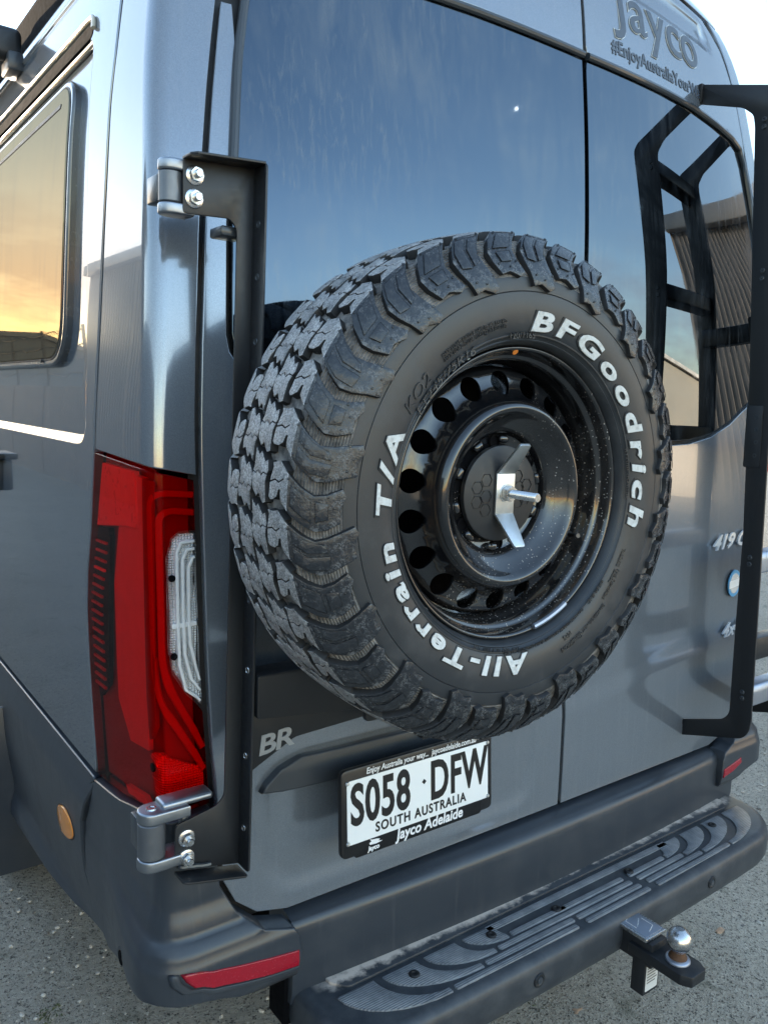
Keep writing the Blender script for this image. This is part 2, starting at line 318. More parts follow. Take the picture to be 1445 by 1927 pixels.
def patch(poly, fn, du=.03, dv=.03, inset=.002, depth=.01, h=None, ul=(), vl=(), flare=0., dens=.02):
    """a curved sheet: the outline poly in (u,v) is filled, cut into a grid, laid on fn(u,v,offset) and given a rolled edge"""
    H = h or (lambda u, v: 0.)
    area = sum(poly[i-1][0]*poly[i][1]-poly[i][0]*poly[i-1][1] for i in range(len(poly)))
    if area < 0: poly = poly[::-1]
    P = []
    for i in range(len(poly)):
        a, b = poly[i], poly[(i+1) % len(poly)]; L = math.hypot(b[0]-a[0], b[1]-a[1]); k = max(1, int(math.ceil(L/dens)))
        if L < 1e-6: continue
        for j in range(k): P.append((a[0]+(b[0]-a[0])*j/k, a[1]+(b[1]-a[1])*j/k))
    n = len(P); Q = []
    for i in range(n):
        (ax, ay), (px, py), (bx, by) = P[i-1], P[i], P[(i+1) % n]
        t1 = Vector((px-ax, py-ay)); t2 = Vector((bx-px, by-py)); t1.normalize(); t2.normalize(); t = t1+t2
        if t.length < 1e-4: t = t1
        t.normalize(); nn = Vector((-t.y, t.x)); c = max(.5, nn.dot(Vector((-t1.y, t1.x)))); Q.append((px+nn.x*inset/c, py+nn.y*inset/c))
    bm = bmesh.new(); bm.faces.new([bm.verts.new((x, y, 0)) for x, y in Q])
    us = [q_[0] for q_ in Q]; vs_ = [q_[1] for q_ in Q]
    def lines(lo, hi, d, ex):
        k = int((hi-lo)/d); return sorted([lo+(hi-lo)*(i+1)/(k+1) for i in range(k)]+[x for x in ex if lo+1e-4 < x < hi-1e-4])
    for x in lines(min(us), max(us), du, ul): bmesh.ops.bisect_plane(bm, geom=bm.verts[:]+bm.edges[:]+bm.faces[:], dist=1e-7, plane_co=(x+1.3e-6, 0, 0), plane_no=(1, 0, 0))
    for y in lines(min(vs_), max(vs_), dv, vl): bmesh.ops.bisect_plane(bm, geom=bm.verts[:]+bm.edges[:]+bm.faces[:], dist=1e-7, plane_co=(0, y+1.7e-6, 0), plane_no=(0, 1, 0))
    bm.normal_update()
    for f in bm.faces:
        if f.normal.z < 0: f.normal_flip()
    bm.verts.index_update(); V = [(v_.co.x, v_.co.y) for v_ in bm.verts]; F = [tuple(v_.index for v_ in f.verts) for f in bm.faces]
    nxt = {}
    for f in bm.faces:
        for l in f.loops:
            if l.edge.is_boundary: nxt[l.vert.index] = l.link_loop_next.vert.index
    bm.free()
    e = 4e-4
    def pt(u, v): return fn(u, v, H(u, v))
    pos, nor = [], []
    for u, v in V:
        p = pt(u, v); a1 = pt(u+e, v); a0 = pt(u-e, v); b1 = pt(u, v+e); b0 = pt(u, v-e); nn = Vector((a1[0]-a0[0], a1[1]-a0[1], a1[2]-a0[2])).cross(Vector((b1[0]-b0[0], b1[1]-b0[1], b1[2]-b0[2]))); pos.append(p); nor.append(nn.normalized())
    left = set(nxt)
    while left:
        s = left.pop(); loop = [s]; k = nxt[s]
        while k != s and k in left: left.discard(k); loop.append(k); k = nxt[k]
        rings = [loop]; m_ = len(loop); outs = []
        for i in range(m_):
            a = Vector(V[loop[i-1]]); p = Vector(V[loop[i]]); b = Vector(V[loop[(i+1) % m_]]); t1 = (p-a).normalized(); t2 = (b-p).normalized(); t = t1+t2
            if t.length < 1e-4: t = t1
            t.normalize(); o = Vector((t.y, -t.x)); c = max(.5, o.dot(Vector((t1.y, -t1.x)))); outs.append(o/c)
        for f_, off, wn_ in ((.65, -.25, .6), (1., -1., 0.), (1., None, 0.)):
            ring = []
            for i, k in enumerate(loop):
                u, v = V[k]; o = outs[i]; ex = inset*f_+(flare if off is None else 0); uu, v2 = u+o.x*ex, v+o.y*ex
                of = H(u, v)+(-depth if off is None else off*inset); p = fn(uu, v2, of)
                od = (Vector(fn(u+o.x*1e-3, v+o.y*1e-3, H(u, v)))-Vector(fn(u, v, H(u, v)))).normalized()
                nn = nor[k]*wn_+od*(1-wn_*.5); ring.append(len(pos)); pos.append(p); nor.append(nn.normalized())
            rings.append(ring)
        for A, B in zip(rings, rings[1:]):
            for i in range(m_): j = (i+1) % m_; F.append((A[j], A[i], B[i], B[j]))
    return pos, F, nor
def patch_obj(name, poly, fn, mat, parent=None, **k):
    v, f, n = patch(poly, fn, **k); return mesh_obj(name, v, f, mat, parent, True, n)
def text_geo(s, size, extrude=.0008, offset=0., align='LEFT', shear=0., space=1., bevel=0.):
    cu = bpy.data.curves.new('lettering', 'FONT'); cu.body = s; cu.size = size; cu.extrude = extrude; cu.offset = offset; cu.align_x = align; cu.shear = shear; cu.space_character = space
    cu.resolution_u = 4; cu.bevel_depth = bevel
    o = bpy.data.objects.new('lettering', cu); C.objects.link(o); bpy.context.view_layer.update()
    me = bpy.data.meshes.new_from_object(o.evaluated_get(bpy.context.evaluated_depsgraph_get()))
    vs = [tuple(v_.co) for v_ in me.vertices]; fs = [tuple(p.vertices) for p in me.polygons]
    bpy.data.objects.remove(o); bpy.data.curves.remove(cu); bpy.data.meshes.remove(me); return vs, fs
def text_obj(name, s, size, place, mat, parent=None, sx=1., **k):
    vs, fs = text_geo(s, size, **k); return mesh_obj(name, [place(x*sx, y, z) for x, y, z in vs], fs, mat, parent)
def flat_place(o, ux, uy):
    o, ux, uy = Vector(o), Vector(ux).normalized(), Vector(uy).normalized(); n = ux.cross(uy)
    return lambda x, y, z: o+ux*x+uy*y+n*z
# ------------------------------------------------------------------ van body surface
def spl(xs,ys):
    xs=np.array(xs,float);ys=np.array(ys,float);n=len(xs);h=np.diff(xs);d=np.diff(ys)/h
    m=np.zeros(n);m[1:-1]=[(0 if d[i-1]*d[i]<=0 else (h[i-1]+h[i])/(h[i]/d[i-1]+h[i-1]/d[i])) for i in range(1,n-1)]
    m[0]=d[0];m[-1]=d[-1]
    X=[float(v) for v in xs];Y=[float(v) for v in ys];Mm=[float(v) for v in m];Hh=[float(v) for v in h];x0_,x1_=X[0],X[-1];last=n-2
    from bisect import bisect_right
    def f(x):
        x=x0_ if x<x0_ else x1_ if x>x1_ else x
        i=bisect_right(X,x)-1;i=last if i>last else i
        t=(x-X[i])/Hh[i];t2=t*t;t3=t2*t
        return (2*t3-3*t2+1)*Y[i]+(t3-2*t2+t)*Hh[i]*Mm[i]+(-2*t3+3*t2)*Y[i+1]+(t3-t2)*Hh[i]*Mm[i+1]
    return f
fw=spl([.3,.6,.8,1.2,1.5,1.8,2.15,2.3,2.45,2.6,2.75,2.85],[.995,1.002,1.012,1.027,1.03,1.018,.994,.972,.945,.90,.80,.66])
fr=spl([.3,.66,.91,1.5,1.97,2.2,2.425,2.55,2.7,2.8,2.85],[.002,.002,.006,.012,.026,.045,.073,.092,.13,.19,.25])
fk=spl([.3,.7,1.2,1.6,2.0,2.4,2.7,2.85],[.004,.005,.02,.035,.065,.125,.15,.16])
RC=.075
fR=spl([.3,.72,1.0,1.2,1.6,2.3,2.85],[.845,.852,.882,.89,.925,.967,.975])
def S0(a,z):
    w=fw(z);r=fr(z);k=fk(z);s=1 if a>=0 else -1;A=abs(a)
    if a>0: w=(w-RC)*fR(z)+RC
    x0=w-RC;m=2*k*x0;y0=r+k*x0*x0
    if A<=1: X=A*x0;Y=r+k*X*X
    elif A<=1.1:
        t=(A-1)*10;y1=y0+m*RC
        if t<.33: f=t/.33*.55;X=x0+RC*f;Y=y0+m*RC*f
        elif t<.67:
            s2=(t-.33)/.34;X=x0+RC*(1-(1-s2)**2*.45);Y=y0+m*RC*(1-(1-s2)**2*.45)+RC*s2*s2*.45
        else: X=w;Y=y1+RC*(.45+.55*(t-.67)/.33)
    else: X=w;Y=y0+m*RC+RC+(A-1.1)
    return (s*X,Y,z)
def S(a,z,off=0.):
    p=S0(a,z)
    if off==0: return p
    e=1e-3;x1=S0(a+e,z);x0=S0(a-e,z);y1=S0(a,z+e);y0=S0(a,z-e)
    ax,ay,az=x1[0]-x0[0],x1[1]-x0[1],x1[2]-x0[2];bx,by,bz=y1[0]-y0[0],y1[1]-y0[1],y1[2]-y0[2]
    nx,ny,nz=ay*bz-az*by,az*bx-ax*bz,ax*by-ay*bx;L=off/math.sqrt(nx*nx+ny*ny+nz*nz)
    return (p[0]+nx*L,p[1]+ny*L,p[2]+nz*L)

# ================================================================== SETTING
def ground():
    # one big sheet, finely wrinkled round the van
    xs = sorted(set([-400, -120, -40, -15, -7] + [round(-4+.16*i, 3) for i in range(54)] + [6, 9, 15, 40, 120, 400]))
    ys = sorted(set([-400, -120, -40, -15, -7] + [round(-4+.16*i, 3) for i in range(54)] + [6, 9, 15, 40, 120, 400]))
    def zz(x, y):
        k = max(0., 1-max(abs(x), abs(y))/5.5)
        return k*(.006*math.sin(1.9*x+.7*y)+.005*math.sin(2.7*y-1.1*x+1)+.003*math.sin(6.1*x+4.3*y))
    vs = [(x, y, zz(x, y)) for y in ys for x in xs]; n = len(xs)
    fs = [(j*n+i, j*n+i+1, (j+1)*n+i+1, (j+1)*n+i) for j in range(len(ys)-1) for i in range(n-1)]
    return tag(mesh_obj('ground', vs, fs, 'ground_concrete', None, True), kind='structure')
ground()
def scatter(name, label, cat, n, box, smin, smax, mat, seed):
    rs = random.Random(seed); bm = bmesh.new()
    base = bmesh.new(); bmesh.ops.create_icosphere(base, subdivisions=1, radius=1.0); bv = [v_.co.copy() for v_ in base.verts]; bf = [[v_.index for v_ in f.verts] for f in base.faces]; base.free()
    vs, fs = [], []
    for _ in range(n):
        x = rs.uniform(box[0], box[1]); y = rs.uniform(box[2], box[3]); s = smin*(smax/smin)**(rs.random()**2.2); a = rs.uniform(0, 6.28); sx, sy, sz = s, s*rs.uniform(.55, 1), s*rs.uniform(.35, .6); k = len(vs)
        for p in bv:
            j = 1+rs.uniform(-.22, .22); px, py = p.x*sx*j, p.y*sy*j
            vs.append((x+px*math.cos(a)-py*math.sin(a), y+px*math.sin(a)+py*math.cos(a), p.z*sz*j+sz*.15))
        fs += [tuple(i+k for i in f) for f in bf]
    bm.free(); return tag(mesh_obj(name, vs, fs, mat), label, cat, kind='stuff')
scatter('gravel', 'loose pale grit lying on the worn concrete', 'gravel', 7500, (-1.6, 2.6, -.9, 2.4), .0016, .0100, 'pebble', 3)
scatter('dark_gravel', 'scattered dark stones lying on the worn concrete', 'gravel', 3600, (-1.6, 2.6, -.9, 2.4), .0018, .0105, 'dark_pebble', 4)

def corrugated(name, p0, p1, z0, z1, mat, parent, pitch=.076, amp=.016):
    """one run of ribbed steel sheet between two ground points"""
    a = Vector((*p0, 0)); b = Vector((*p1, 0)); d = (b-a); L = d.length; d.normalize(); nn = Vector((-d.y, d.x, 0)); k = int(math.ceil(L/pitch)); vs, fs = [], []
    for i in range(k):
        for t, h in ((0., 0), (.42, 0), (.5, 1), (.92, 1)):
            p = a+d*((i+t)*pitch)+nn*(amp*h); vs += [(p.x, p.y, z0), (p.x, p.y, z1)]
    n = len(vs)//2; fs = [(2*i, 2*i+2, 2*i+3, 2*i+1) for i in range(n-1)]; m_ = len(vs)
    vs += [(x-nn.x*.004, y-nn.y*.004, z) for x, y, z in vs]; fs += [(2*i+1+m_, 2*i+3+m_, 2*i+2+m_, 2*i+m_) for i in range(n-1)]
    return mesh_obj(name, vs, fs, mat, parent)
# ribbed steel shed to the right of the van (seen mirrored in the right rear window)
sh = thing('steel_shed', 'brown grey ribbed steel shed mirrored in the right rear window', 'shed', (7.0, -1.0, 0))
for i in range(4): corrugated('wall_sheet', (-.5, -2.0+i*1.25), (-.5, -2.0+(i+1)*1.25+.02), 0, 4.25, 'steel_sheet_brown', sh, .11, .022)
corrugated('wall_sheet', (5., -2.02), (-.5, -2.02), 0, 4.25, 'steel_sheet_brown', sh, .20, .03)
box_obj('gutter', (-.62, .5, 4.33), (.16, 5.2, .20), 'roof_sheet', sh, .01)
prism_obj('roof', [(-.6, 4.43), (5.0, 5.3), (5.0, 5.22), (-.6, 4.35)], (0, 3.0, 0), (1, 0, 0), (0, 0, 1), 5.2, 'roof_sheet', sh, .0)
# cream building farther back
hb = thing('cream_building', 'pale cream gabled building mirrored low in the right rear window', 'building', (15.0, -11.0, 0))
prism_obj('wall', [(-4, 0), (4, 0), (4, 3.1), (0, 4.3), (-4, 3.1)], (0, 0, 0), (.8, .6, 0), (0, 0, 1), 6.0, 'cream_wall', hb, 0.)
prism_obj('roof', [(-4.3, 3.02), (0, 4.32), (4.3, 3.02), (4.3, 3.12), (0, 4.45), (-4.3, 3.12)], (-.15, .2, 0), (.8, .6, 0), (0, 0, 1), 6.4, 'roof_sheet', hb, 0.)
# ribbed steel boundary fence on the left with barbed wire above (mirrored in the van side)
fe = thing('steel_fence', 'ribbed grey steel boundary fence topped with barbed wire, mirrored in the van side', 'fence', (-4.6, 0, 0))
for i in range(3): corrugated('fence_sheet', (0, -3.2+i*2.4), (0, -3.2+(i+1)*2.4+.02), .02, 2.55, 'steel_sheet_grey', fe, .11, .022)
for i in range(5): corrugated('fence_sheet', (0, 12.6+i*2.4), (0, 12.6+(i+1)*2.4+.02), .02, 2.05, 'steel_sheet_grey', fe, .11, .022)
for i in range(6):
    bm = bmesh.new(); tube_bm(bm, [(-.06, 12.6+i*2.4, 0), (-.06, 12.6+i*2.4, 2.15), (-.06, 12.6+i*2.4, 2.2), (.12, 12.6+i*2.4, 3.1)], .03, 8); bm_obj('post', bm, 'wire_steel', fe)
for k in range(4):
    bm = bmesh.new()
    tube_bm(bm, [(-.02+.05*k, 12.6+.3*i, 2.3+.24*k+.03*math.sin(i*.9+k)-(.05 if i % 8 == 4 else 0)) for i in range(41)], .009, 5)
    for i in range(80): tube_bm(bm, [(-.02+.05*k-.03, 12.6+.15*i, 2.27+.24*k), (-.02+.05*k+.03, 12.62+.15*i, 2.33+.24*k)], .005, 4)
    bm_obj('barbed_wire', bm, 'wire_steel', fe)
ls = thing('grey_workshop', 'tall ribbed grey workshop wall mirrored in the van side behind the window', 'building', (-4.55, 8.2, 0))
for i in range(4): corrugated('wall_sheet', (0, -4.3+i*2.15), (0, -4.3+(i+1)*2.15+.02), 0, 3.85, 'steel_sheet_grey', ls, .11, .022)
corrugated('wall_sheet', (0, 4.32), (-5.0, 4.32), 0, 3.85, 'steel_sheet_grey', ls, .11, .022)
box_obj('gutter', (.05, 0, 3.93), (.16, 8.8, .16), 'roof_sheet', ls, .01)
prism_obj('roof', [(0, 4.0), (-5.0, 4.8), (-5.0, 4.72), (0, 3.92)][::-1], (0, 4.4, 0), (1, 0, 0), (0, 0, 1), 8.8, 'roof_sheet', ls, 0.)
wh = thing('dark_warehouse', 'low dark warehouse on the horizon mirrored at the side window base', 'building', (-9.0, 34.0, 0))
prism_obj('wall', [(-7, 0), (7, 0), (7, 3.6), (0, 4.6), (-7, 3.6)], (0, 0, 0), (1, 0, 0), (0, 0, 1), -8.0, 'steel_sheet_grey', wh, 0.)
prism_obj('roof', [(-7.4, 3.5), (0, 4.62), (7.4, 3.5), (7.4, 3.65), (0, 4.8), (-7.4, 3.65)], (0, -.2, 0), (1, 0, 0), (0, 0, 1), -8.4, 'roof_sheet', wh, 0.)
for k in range(3):
    lp = thing('light_pole', ('tall slim pole mirrored in the grey corner panel, leftmost', 'tall slim pole mirrored in the grey corner panel, middle one', 'short slim pole mirrored in the grey corner panel')[k], 'pole', (-7.5+2.4*k, -13-2*k, 0), group='poles behind the viewer')
    lathe_obj('shaft', [(0, 0), (.09, 0), (.06, (7.5, 6.6, 5.0)[k]), (0, (7.5, 6.6, 5.0)[k])], 'wire_steel', lp, seg=12)
    box_obj('lamp_head', (0, .25, (7.5, 6.6, 5.0)[k]), (.16, .6, .08), 'wire_steel', lp, .01)
# daytime moon (mirrored as a small pale dot in the left rear window)
_md = Vector((.603, -.633, .485)).normalized()
vs, fs = lathe([(5.2*math.sin(math.pi*i/12), -5.2*math.cos(math.pi*i/12)) for i in range(13)], 24)
mo = tag(mesh_obj('moon', [Vector(p)+_md*1800 for p in vs], fs, 'moon_light', None, True), kind='structure')

# ================================================================== THE VAN
van = thing('camper_van', 'dark metallic grey camper van seen close up from its rear left corner', 'van')
def ux(X, z): return X/(fw(z)-RC)
# hidden core so no light leaks through the panel gaps
core = bmesh.new(); add_box(core, (0, 3.6, 1.62), (1.84, 6.5, 2.1), .05); bm_obj('inner_shell', core, 'inner_black', van)
seal_poly = [(-1.0, .66), (1.0, .66), (1.0, 2.72), (-1.0, 2.72)]
patch_obj('door_seal', seal_poly, S, 'black_seal', van, du=.06, dv=.06, h=lambda u, v: -.016, depth=.004)

GL = [(.9278, 1.741), (.9289, 1.80), (.930, 1.926), (.9235, 2.035), (.9195, 2.128), (.9165, 2.224), (.914, 2.30), (.909, 2.340), (.896, 2.3835), (.83, 2.4047), (.706, 2.4149), (.541, 2.4235), (.372, 2.424), (.186, 2.4215), (.0075, 2.4195)]
GB = [(.0075, 1.556), (.21, 1.556), (.413, 1.558), (.52, 1.562), (.64, 1.580), (.75, 1.616), (.82, 1.652), (.875, 1.676), (.908, 1.694), (.9215, 1.714)]
glass_half = GB+GL
def mirror(p): return [(-x, y) for x, y in p][::-1]
def smooth(x, a, b):
    t = min(1, max(0, (x-a)/(b-a))); return t*t*(3-2*t)
def sd_rr(x, y, x0, x1, y0, y1, r):
    qx = abs(x-(x0+x1)/2)-(x1-x0)/2+r; qy = abs(y-(y0+y1)/2)-(y1-y0)/2+r
    return math.hypot(max(qx, 0), max(qy, 0))+min(max(qx, qy), 0)-r
def door_h(u, v):
    a = abs(u); o = 0.
    # swage: the lower door steps out softly below z = .95
    zc = .912+.075*smooth(a, 0, .75)
    o += .0045*smooth(v, zc+.034, zc-.034)
    if u < 0: o -= .007*smooth(sd_rr(u, v, -.872, -.11, .705, .905+.05, .075), .022, -.022)
    return o
def make_door(side):
    s = -1 if side < 0 else 1
    lo = [(.006, .660), (.83, .660), (.90, .676), (.945, .712), (.968, .76), (.972, .85), (.974, .98), (.978, 1.2), (.981, 1.45), (.983, 1.6), (.984, 1.72), (.981, 1.9), (.977, 2.03), (.967, 2.19), (.963, 2.31), (.950, 2.405), (.93, 2.424)]
    # lower skin and outer upright as one outline that runs round the window opening
    out = lo[:-2]+[(.940, 2.31), (.9265, 2.224), (.9295, 2.128), (.9335, 2.035), (.940, 1.926), (.939, 1.80), (.9378, 1.738), (.9305, 1.709), (.912, 1.686), (.878, 1.667), (.822, 1.643), (.75, 1.607), (.64, 1.571), (.52, 1.553), (.413, 1.549), (.21, 1.547), (.006, 1.547)]
    poly = out if s > 0 else mirror(out)
    d = patch_obj('rear_door', poly, S, 'van_paint', van, du=.02, dv=.02, vl=[.86+.006*i for i in range(27)]+[.675+.006*i for i in range(9)], h=door_h, depth=.014, inset=.003, dens=.012)
    tag(d, 'left rear door behind the spare wheel' if s < 0 else 'right rear door behind the ladder')
    gp = glass_half if s > 0 else mirror(glass_half)
    patch_obj('window_pane', gp, S, 'privacy_glass', d, du=.05, dv=.05, depth=.012, inset=.0025, h=lambda u, v: -.001)
    # rubber round the pane
    patch_obj('window_seal', [(x+.003*(1 if x > .02 else 0), y) for x, y in gp] if s > 0 else gp, S, 'black_seal', d, du=.08, dv=.08, depth=.012, inset=.001, h=lambda u, v: -.007)
    # upper door skin of the high roof, above the trim strip
    up = [(.006, 2.437), (.186, 2.4385), (.372, 2.441), (.541, 2.4405), (.706, 2.433), (.83, 2.424), (.898, 2.408), (.922, 2.37), (.936, 2.335), (.945, 2.42), (.935, 2.55), (.90, 2.66), (.82, 2.72), (.006, 2.735)]
    patch_obj('upper_skin', up if s > 0 else mirror(up), S, 'van_paint', d, du=.025, dv=.02, depth=.012, inset=.003, h=lambda u, v: .002-.012*smooth(sd_rr(u, v, -.78, .78, 2.63, 2.69, .03), .012, -.012))
    # rounded trim strip between pane and upper skin
    bm = bmesh.new(); path = []
    cl = [(.0085, 2.429), (.186, 2.4305), (.372, 2.4325), (.541, 2.432), (.706, 2.424), (.83, 2.414), (.894, 2.397), (.914, 2.352), (.9185, 2.305), (.9235, 2.224), (.9265, 2.128), (.930, 2.035), (.9365, 1.926)]
    for i in range(len(cl)-1):
        for k in range(5):
            t = k/5; path.append(S(s*(cl[i][0]*(1-t)+cl[i+1][0]*t), cl[i][1]*(1-t)+cl[i+1][1]*t, .002))
    tube_bm(bm, path, .0085, 10); bm_obj('trim_strip', bm, 'dark_trim', d)
    return d
door_l = make_door(-1); door_r = make_door(1)
# number-plate garnish on the left door
gar = [(-.886, .912), (-.874, .927), (-.842, .950), (-.793, .9645), (-.7055, .9625), (-.51, .9605), (-.12, .960), (-.10, .93), (-.11, .905), (-.40, .898), (-.7065, .899), (-.84, .905)]
patch_obj('plate_garnish', gar, S, 'garnish_plastic', door_l, du=.03, dv=.012, depth=.03, inset=.004, h=lambda u, v: .020-.003*smooth(v, .945, .965))
box_obj('keyhole_cover', tuple(S(-.06, .93, .006)), (.05, .02, .03), 'garnish_plastic', door_l, .006)
# raised name and slogan on the right door top
def on_body(u0, z0, slope=0., off=.004, su=1.0): return lambda x, y, z: S(u0+x*su, z0+y+slope*x, off+z)
W0 = .9
# the pale rim is the same outline swollen a little, each letter set on its own so both layers line up
_x = .118
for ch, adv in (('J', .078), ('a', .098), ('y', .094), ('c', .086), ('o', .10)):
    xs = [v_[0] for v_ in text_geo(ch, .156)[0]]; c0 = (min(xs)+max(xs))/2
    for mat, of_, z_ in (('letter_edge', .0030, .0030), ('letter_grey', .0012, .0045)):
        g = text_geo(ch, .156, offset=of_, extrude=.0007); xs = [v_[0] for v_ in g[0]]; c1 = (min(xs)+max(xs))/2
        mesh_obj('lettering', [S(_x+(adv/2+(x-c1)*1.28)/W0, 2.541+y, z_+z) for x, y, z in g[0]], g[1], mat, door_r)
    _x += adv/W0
text_obj('lettering', '#EnjoyAustraliaYourWay', .044, on_body(.116, 2.4665, 0, .0030, 1/W0), 'letter_grey', door_r, sx=1.03, offset=.0010, extrude=.0005, space=1.0)
# badges on the right door
text_obj('badge', '419 CDI', .058, on_body(.700, 1.250, .04, .009, 1.15), 'badge_chrome', door_r, sx=1.25, offset=.0016, extrude=.0022, shear=.3)
text_obj('badge', '4x4', .055, on_body(.812, .985, .05, .009, 1.15), 'badge_chrome', door_r, sx=1.2, offset=.0016, extrude=.0022, shear=.3)
def disc_on(name, u, z, r, off, mat, parent, squash=1., seg=28, depth=.003):
    return patch_obj(name, [(u+r*math.cos(2*math.pi*k/seg), z+r*squash*math.sin(2*math.pi*k/seg)) for k in range(seg)], S, mat, parent, du=.2, dv=.2, inset=.0006, depth=depth, h=lambda a, b: off)
bd = disc_on('round_badge', .866, 1.142, .040, .0095, 'badge_blue', door_r)
patch_obj('round_badge', [(.830, 1.128), (.902, 1.134), (.902, 1.156), (.830, 1.150)], S, 'print_white', door_r, du=.2, dv=.2, inset=.0004, depth=.001, h=lambda a, b: .0112)
disc_on('round_badge', .866, 1.142, .030, .0105, 'badge_chrome', door_r)
# ---------------------------------------------------------------- corner posts, sides, roof
def make_corner(s):
    co = [(.9905, 1.497), (1.064, 1.514), (1.296, 1.5235), (1.279, 1.669), (1.256, 1.8646), (1.22, 2.153), (1.203, 2.251), (1.19, 2.36), (1.17, 2.50), (1.14, 2.66), (1.10, 2.74), (.95, 2.745), (.955, 2.62), (.962, 2.45), (.972, 2.31), (.977, 2.19), (.987, 2.03), (.991, 1.9), (.994, 1.72), (.993, 1.6)]
    ul = [1+.0085*i for i in range(12)]
    return patch_obj('corner_panel', co if s > 0 else mirror(co), S, 'van_paint', van, du=.05, dv=.035, ul=[s*x for x in ul], depth=.02, inset=.003, dens=.012)
make_corner(-1); make_corner(1)
YB = lambda a: a
def side_h(u, v):
    a = abs(u); o = 0.
    o -= .013*smooth(sd_rr(a, v, 1.362, 3.9, 1.535, 2.338, .045), .010, -.012)         # pressed window field
    o += .006*smooth(abs(v-2.497), .010, .003)*smooth(a, 1.30, 1.34)                    # roof seam bead
    return o
def make_side(s):
    sp = [(1.3985, .842), (4.6, .842), (4.6, 2.742), (1.150, 2.742), (1.178, 2.60), (1.196, 2.45), (1.205, 2.36), (1.214, 2.251), (1.231, 2.153), (1.269, 1.8646), (1.292, 1.669), (1.306, 1.5235), (1.312, 1.50), (1.3435, 1.3608), (1.376, 1.2705), (1.390, 1.1916), (1.392, 1.08), (1.392, .911)]
    if s < 0: return patch_obj('side_panel', mirror(sp), S, 'van_paint', van, du=.03, dv=.03, depth=.02, inset=.003, dens=.015, h=side_h,
        ul=[-1.34-.0035*i for i in range(16)], vl=[1.518+.0035*i for i in range(10)]+[2.33+.0035*i for i in range(10)]+[1.583+.003*i for i in range(7)]+[2.483+.0035*i for i in range(9)])
    return patch_obj('side_panel', sp, S, 'van_paint', van, du=.2, dv=.08, depth=.02, inset=.003, dens=.05)
side_l = make_side(-1); side_r = make_side(1)
def far_side(s):
    vs, fs = [], []
    zs = [.55, .84, 1.2, 1.5, 1.8, 2.15, 2.45, 2.6, 2.74]
    for z in zs:
        p = S(1.1, z); vs += [(s*fw(z), p[1]+3.5, z), (s*fw(z)*.985, 6.7, z)]
    for i in range(len(zs)-1): fs.append((2*i, 2*i+1, 2*i+3, 2*i+2))
    return mesh_obj('front_side_panel', vs, fs, 'van_paint', van, True)
far_side(-1); far_side(1)
bm = bmesh.new(); rows = []
for y in (.34, .5, 1., 2, 4, 6.6):
    rows.append([bm.verts.new((x, y+.12*(1-abs(x))*0, 2.74+.115*(1-(abs(x)/.82)**3) if abs(x) < .82 else 2.735)) for x in (-.82, -.78, -.7, -.5, -.25, 0, .25, .5, .7, .78, .82)])
for a, b in zip(rows, rows[1:]):
    for i in range(len(a)-1): bm.faces.new((a[i], a[i+1], b[i+1], b[i]))
bm_obj('roof', bm, 'van_paint', van, True, 60)
roof_edge = patch_obj('roof_edge', [(-1.15, 2.748), (1.15, 2.748), (1.12, 2.845), (-1.12, 2.845)], S, 'van_paint', van, du=.06, dv=.02, depth=.02)
# dark gutter slot and its pale lip along the top of the window field
patch_obj('gutter_slot', mirror(rnd([(1.368, 2.338), (3.9, 2.338), (3.9, 2.372), (1.36, 2.372)], [.02, .001, .001, .028])), S, 'inner_black', side_l, du=.08, dv=.01, depth=.012, inset=.002, h=lambda u, v: .0012)
bm = bmesh.new(); tube_bm(bm, [S(-a, z, .004) for a, z in ((1.352, 2.350), (1.356, 2.366), (1.366, 2.378), (1.40, 2.3815), (1.6, 2.3815), (2.2, 2.382), (3.9, 2.382))], .005, 8); bm_obj('gutter_lip', bm, 'cream_edge', side_l)
bm = bmesh.new(); tube_bm(bm, [S(-a, z, -.004) for a, z in ((1.366, 2.329), (1.40, 2.329), (1.6, 2.329), (2.2, 2.329), (3.9, 2.329))], .0042, 8); bm_obj('gutter_lip', bm, 'cream_edge', side_l)
bm = bmesh.new(); tube_bm(bm, [S(-a, 2.600, .004) for a in (1.22, 1.5, 2, 2.6, 3.2, 4)], .0035, 6); bm_obj('roof_seam', bm, 'rust', side_l)
text_obj('lettering', 'JET', .16, lambda x, y, z: S(-1.98+x*1.0, 2.612+y*.55, .003+z), 'plate_black', side_l, sx=.9, offset=-.004, extrude=.0005, shear=.25)
# camper window: proud frame, acrylic pane
wf = rnd([(-3.4, 1.684), (-1.50, 1.684), (-1.452, 2.292), (-3.4, 2.292)], [.01, .10, .085, .01], 8)
wo = patch_obj('side_window', wf, S, 'window_frame_grey', side_l, du=.05, dv=.05, depth=.03, inset=.007, dens=.012, h=lambda u, v: .004)
wp = rnd([(-3.38, 1.700), (-1.517, 1.700), (-1.470, 2.275), (-3.38, 2.275)], [.01, .09, .07, .01], 8)
patch_obj('window_pane', wp, S, 'side_glass', side_l, du=.06, dv=.06, depth=.006, inset=.003, dens=.012, h=lambda u, v: .0070)
patch_obj('pane_gap', rnd([(-3.39, 1.696), (-1.512, 1.696), (-1.465, 2.279), (-3.39, 2.279)], [.01, .09, .075, .01], 8), S, 'black_seal', side_l, du=.06, dv=.06, depth=.004, inset=.001, dens=.015, h=lambda u, v: .0052)
patch_obj('pane_gap', [(-3.3, 2.236), (-1.54, 2.232), (-1.535, 2.241), (-3.3, 2.246)], S, 'black_seal', side_l, du=.1, dv=.05, depth=.002, inset=.0008, h=lambda u, v: .0082)
disc_on('drain_plug', -1.66, 1.696, .004, .0082, 'black_seal', side_l)
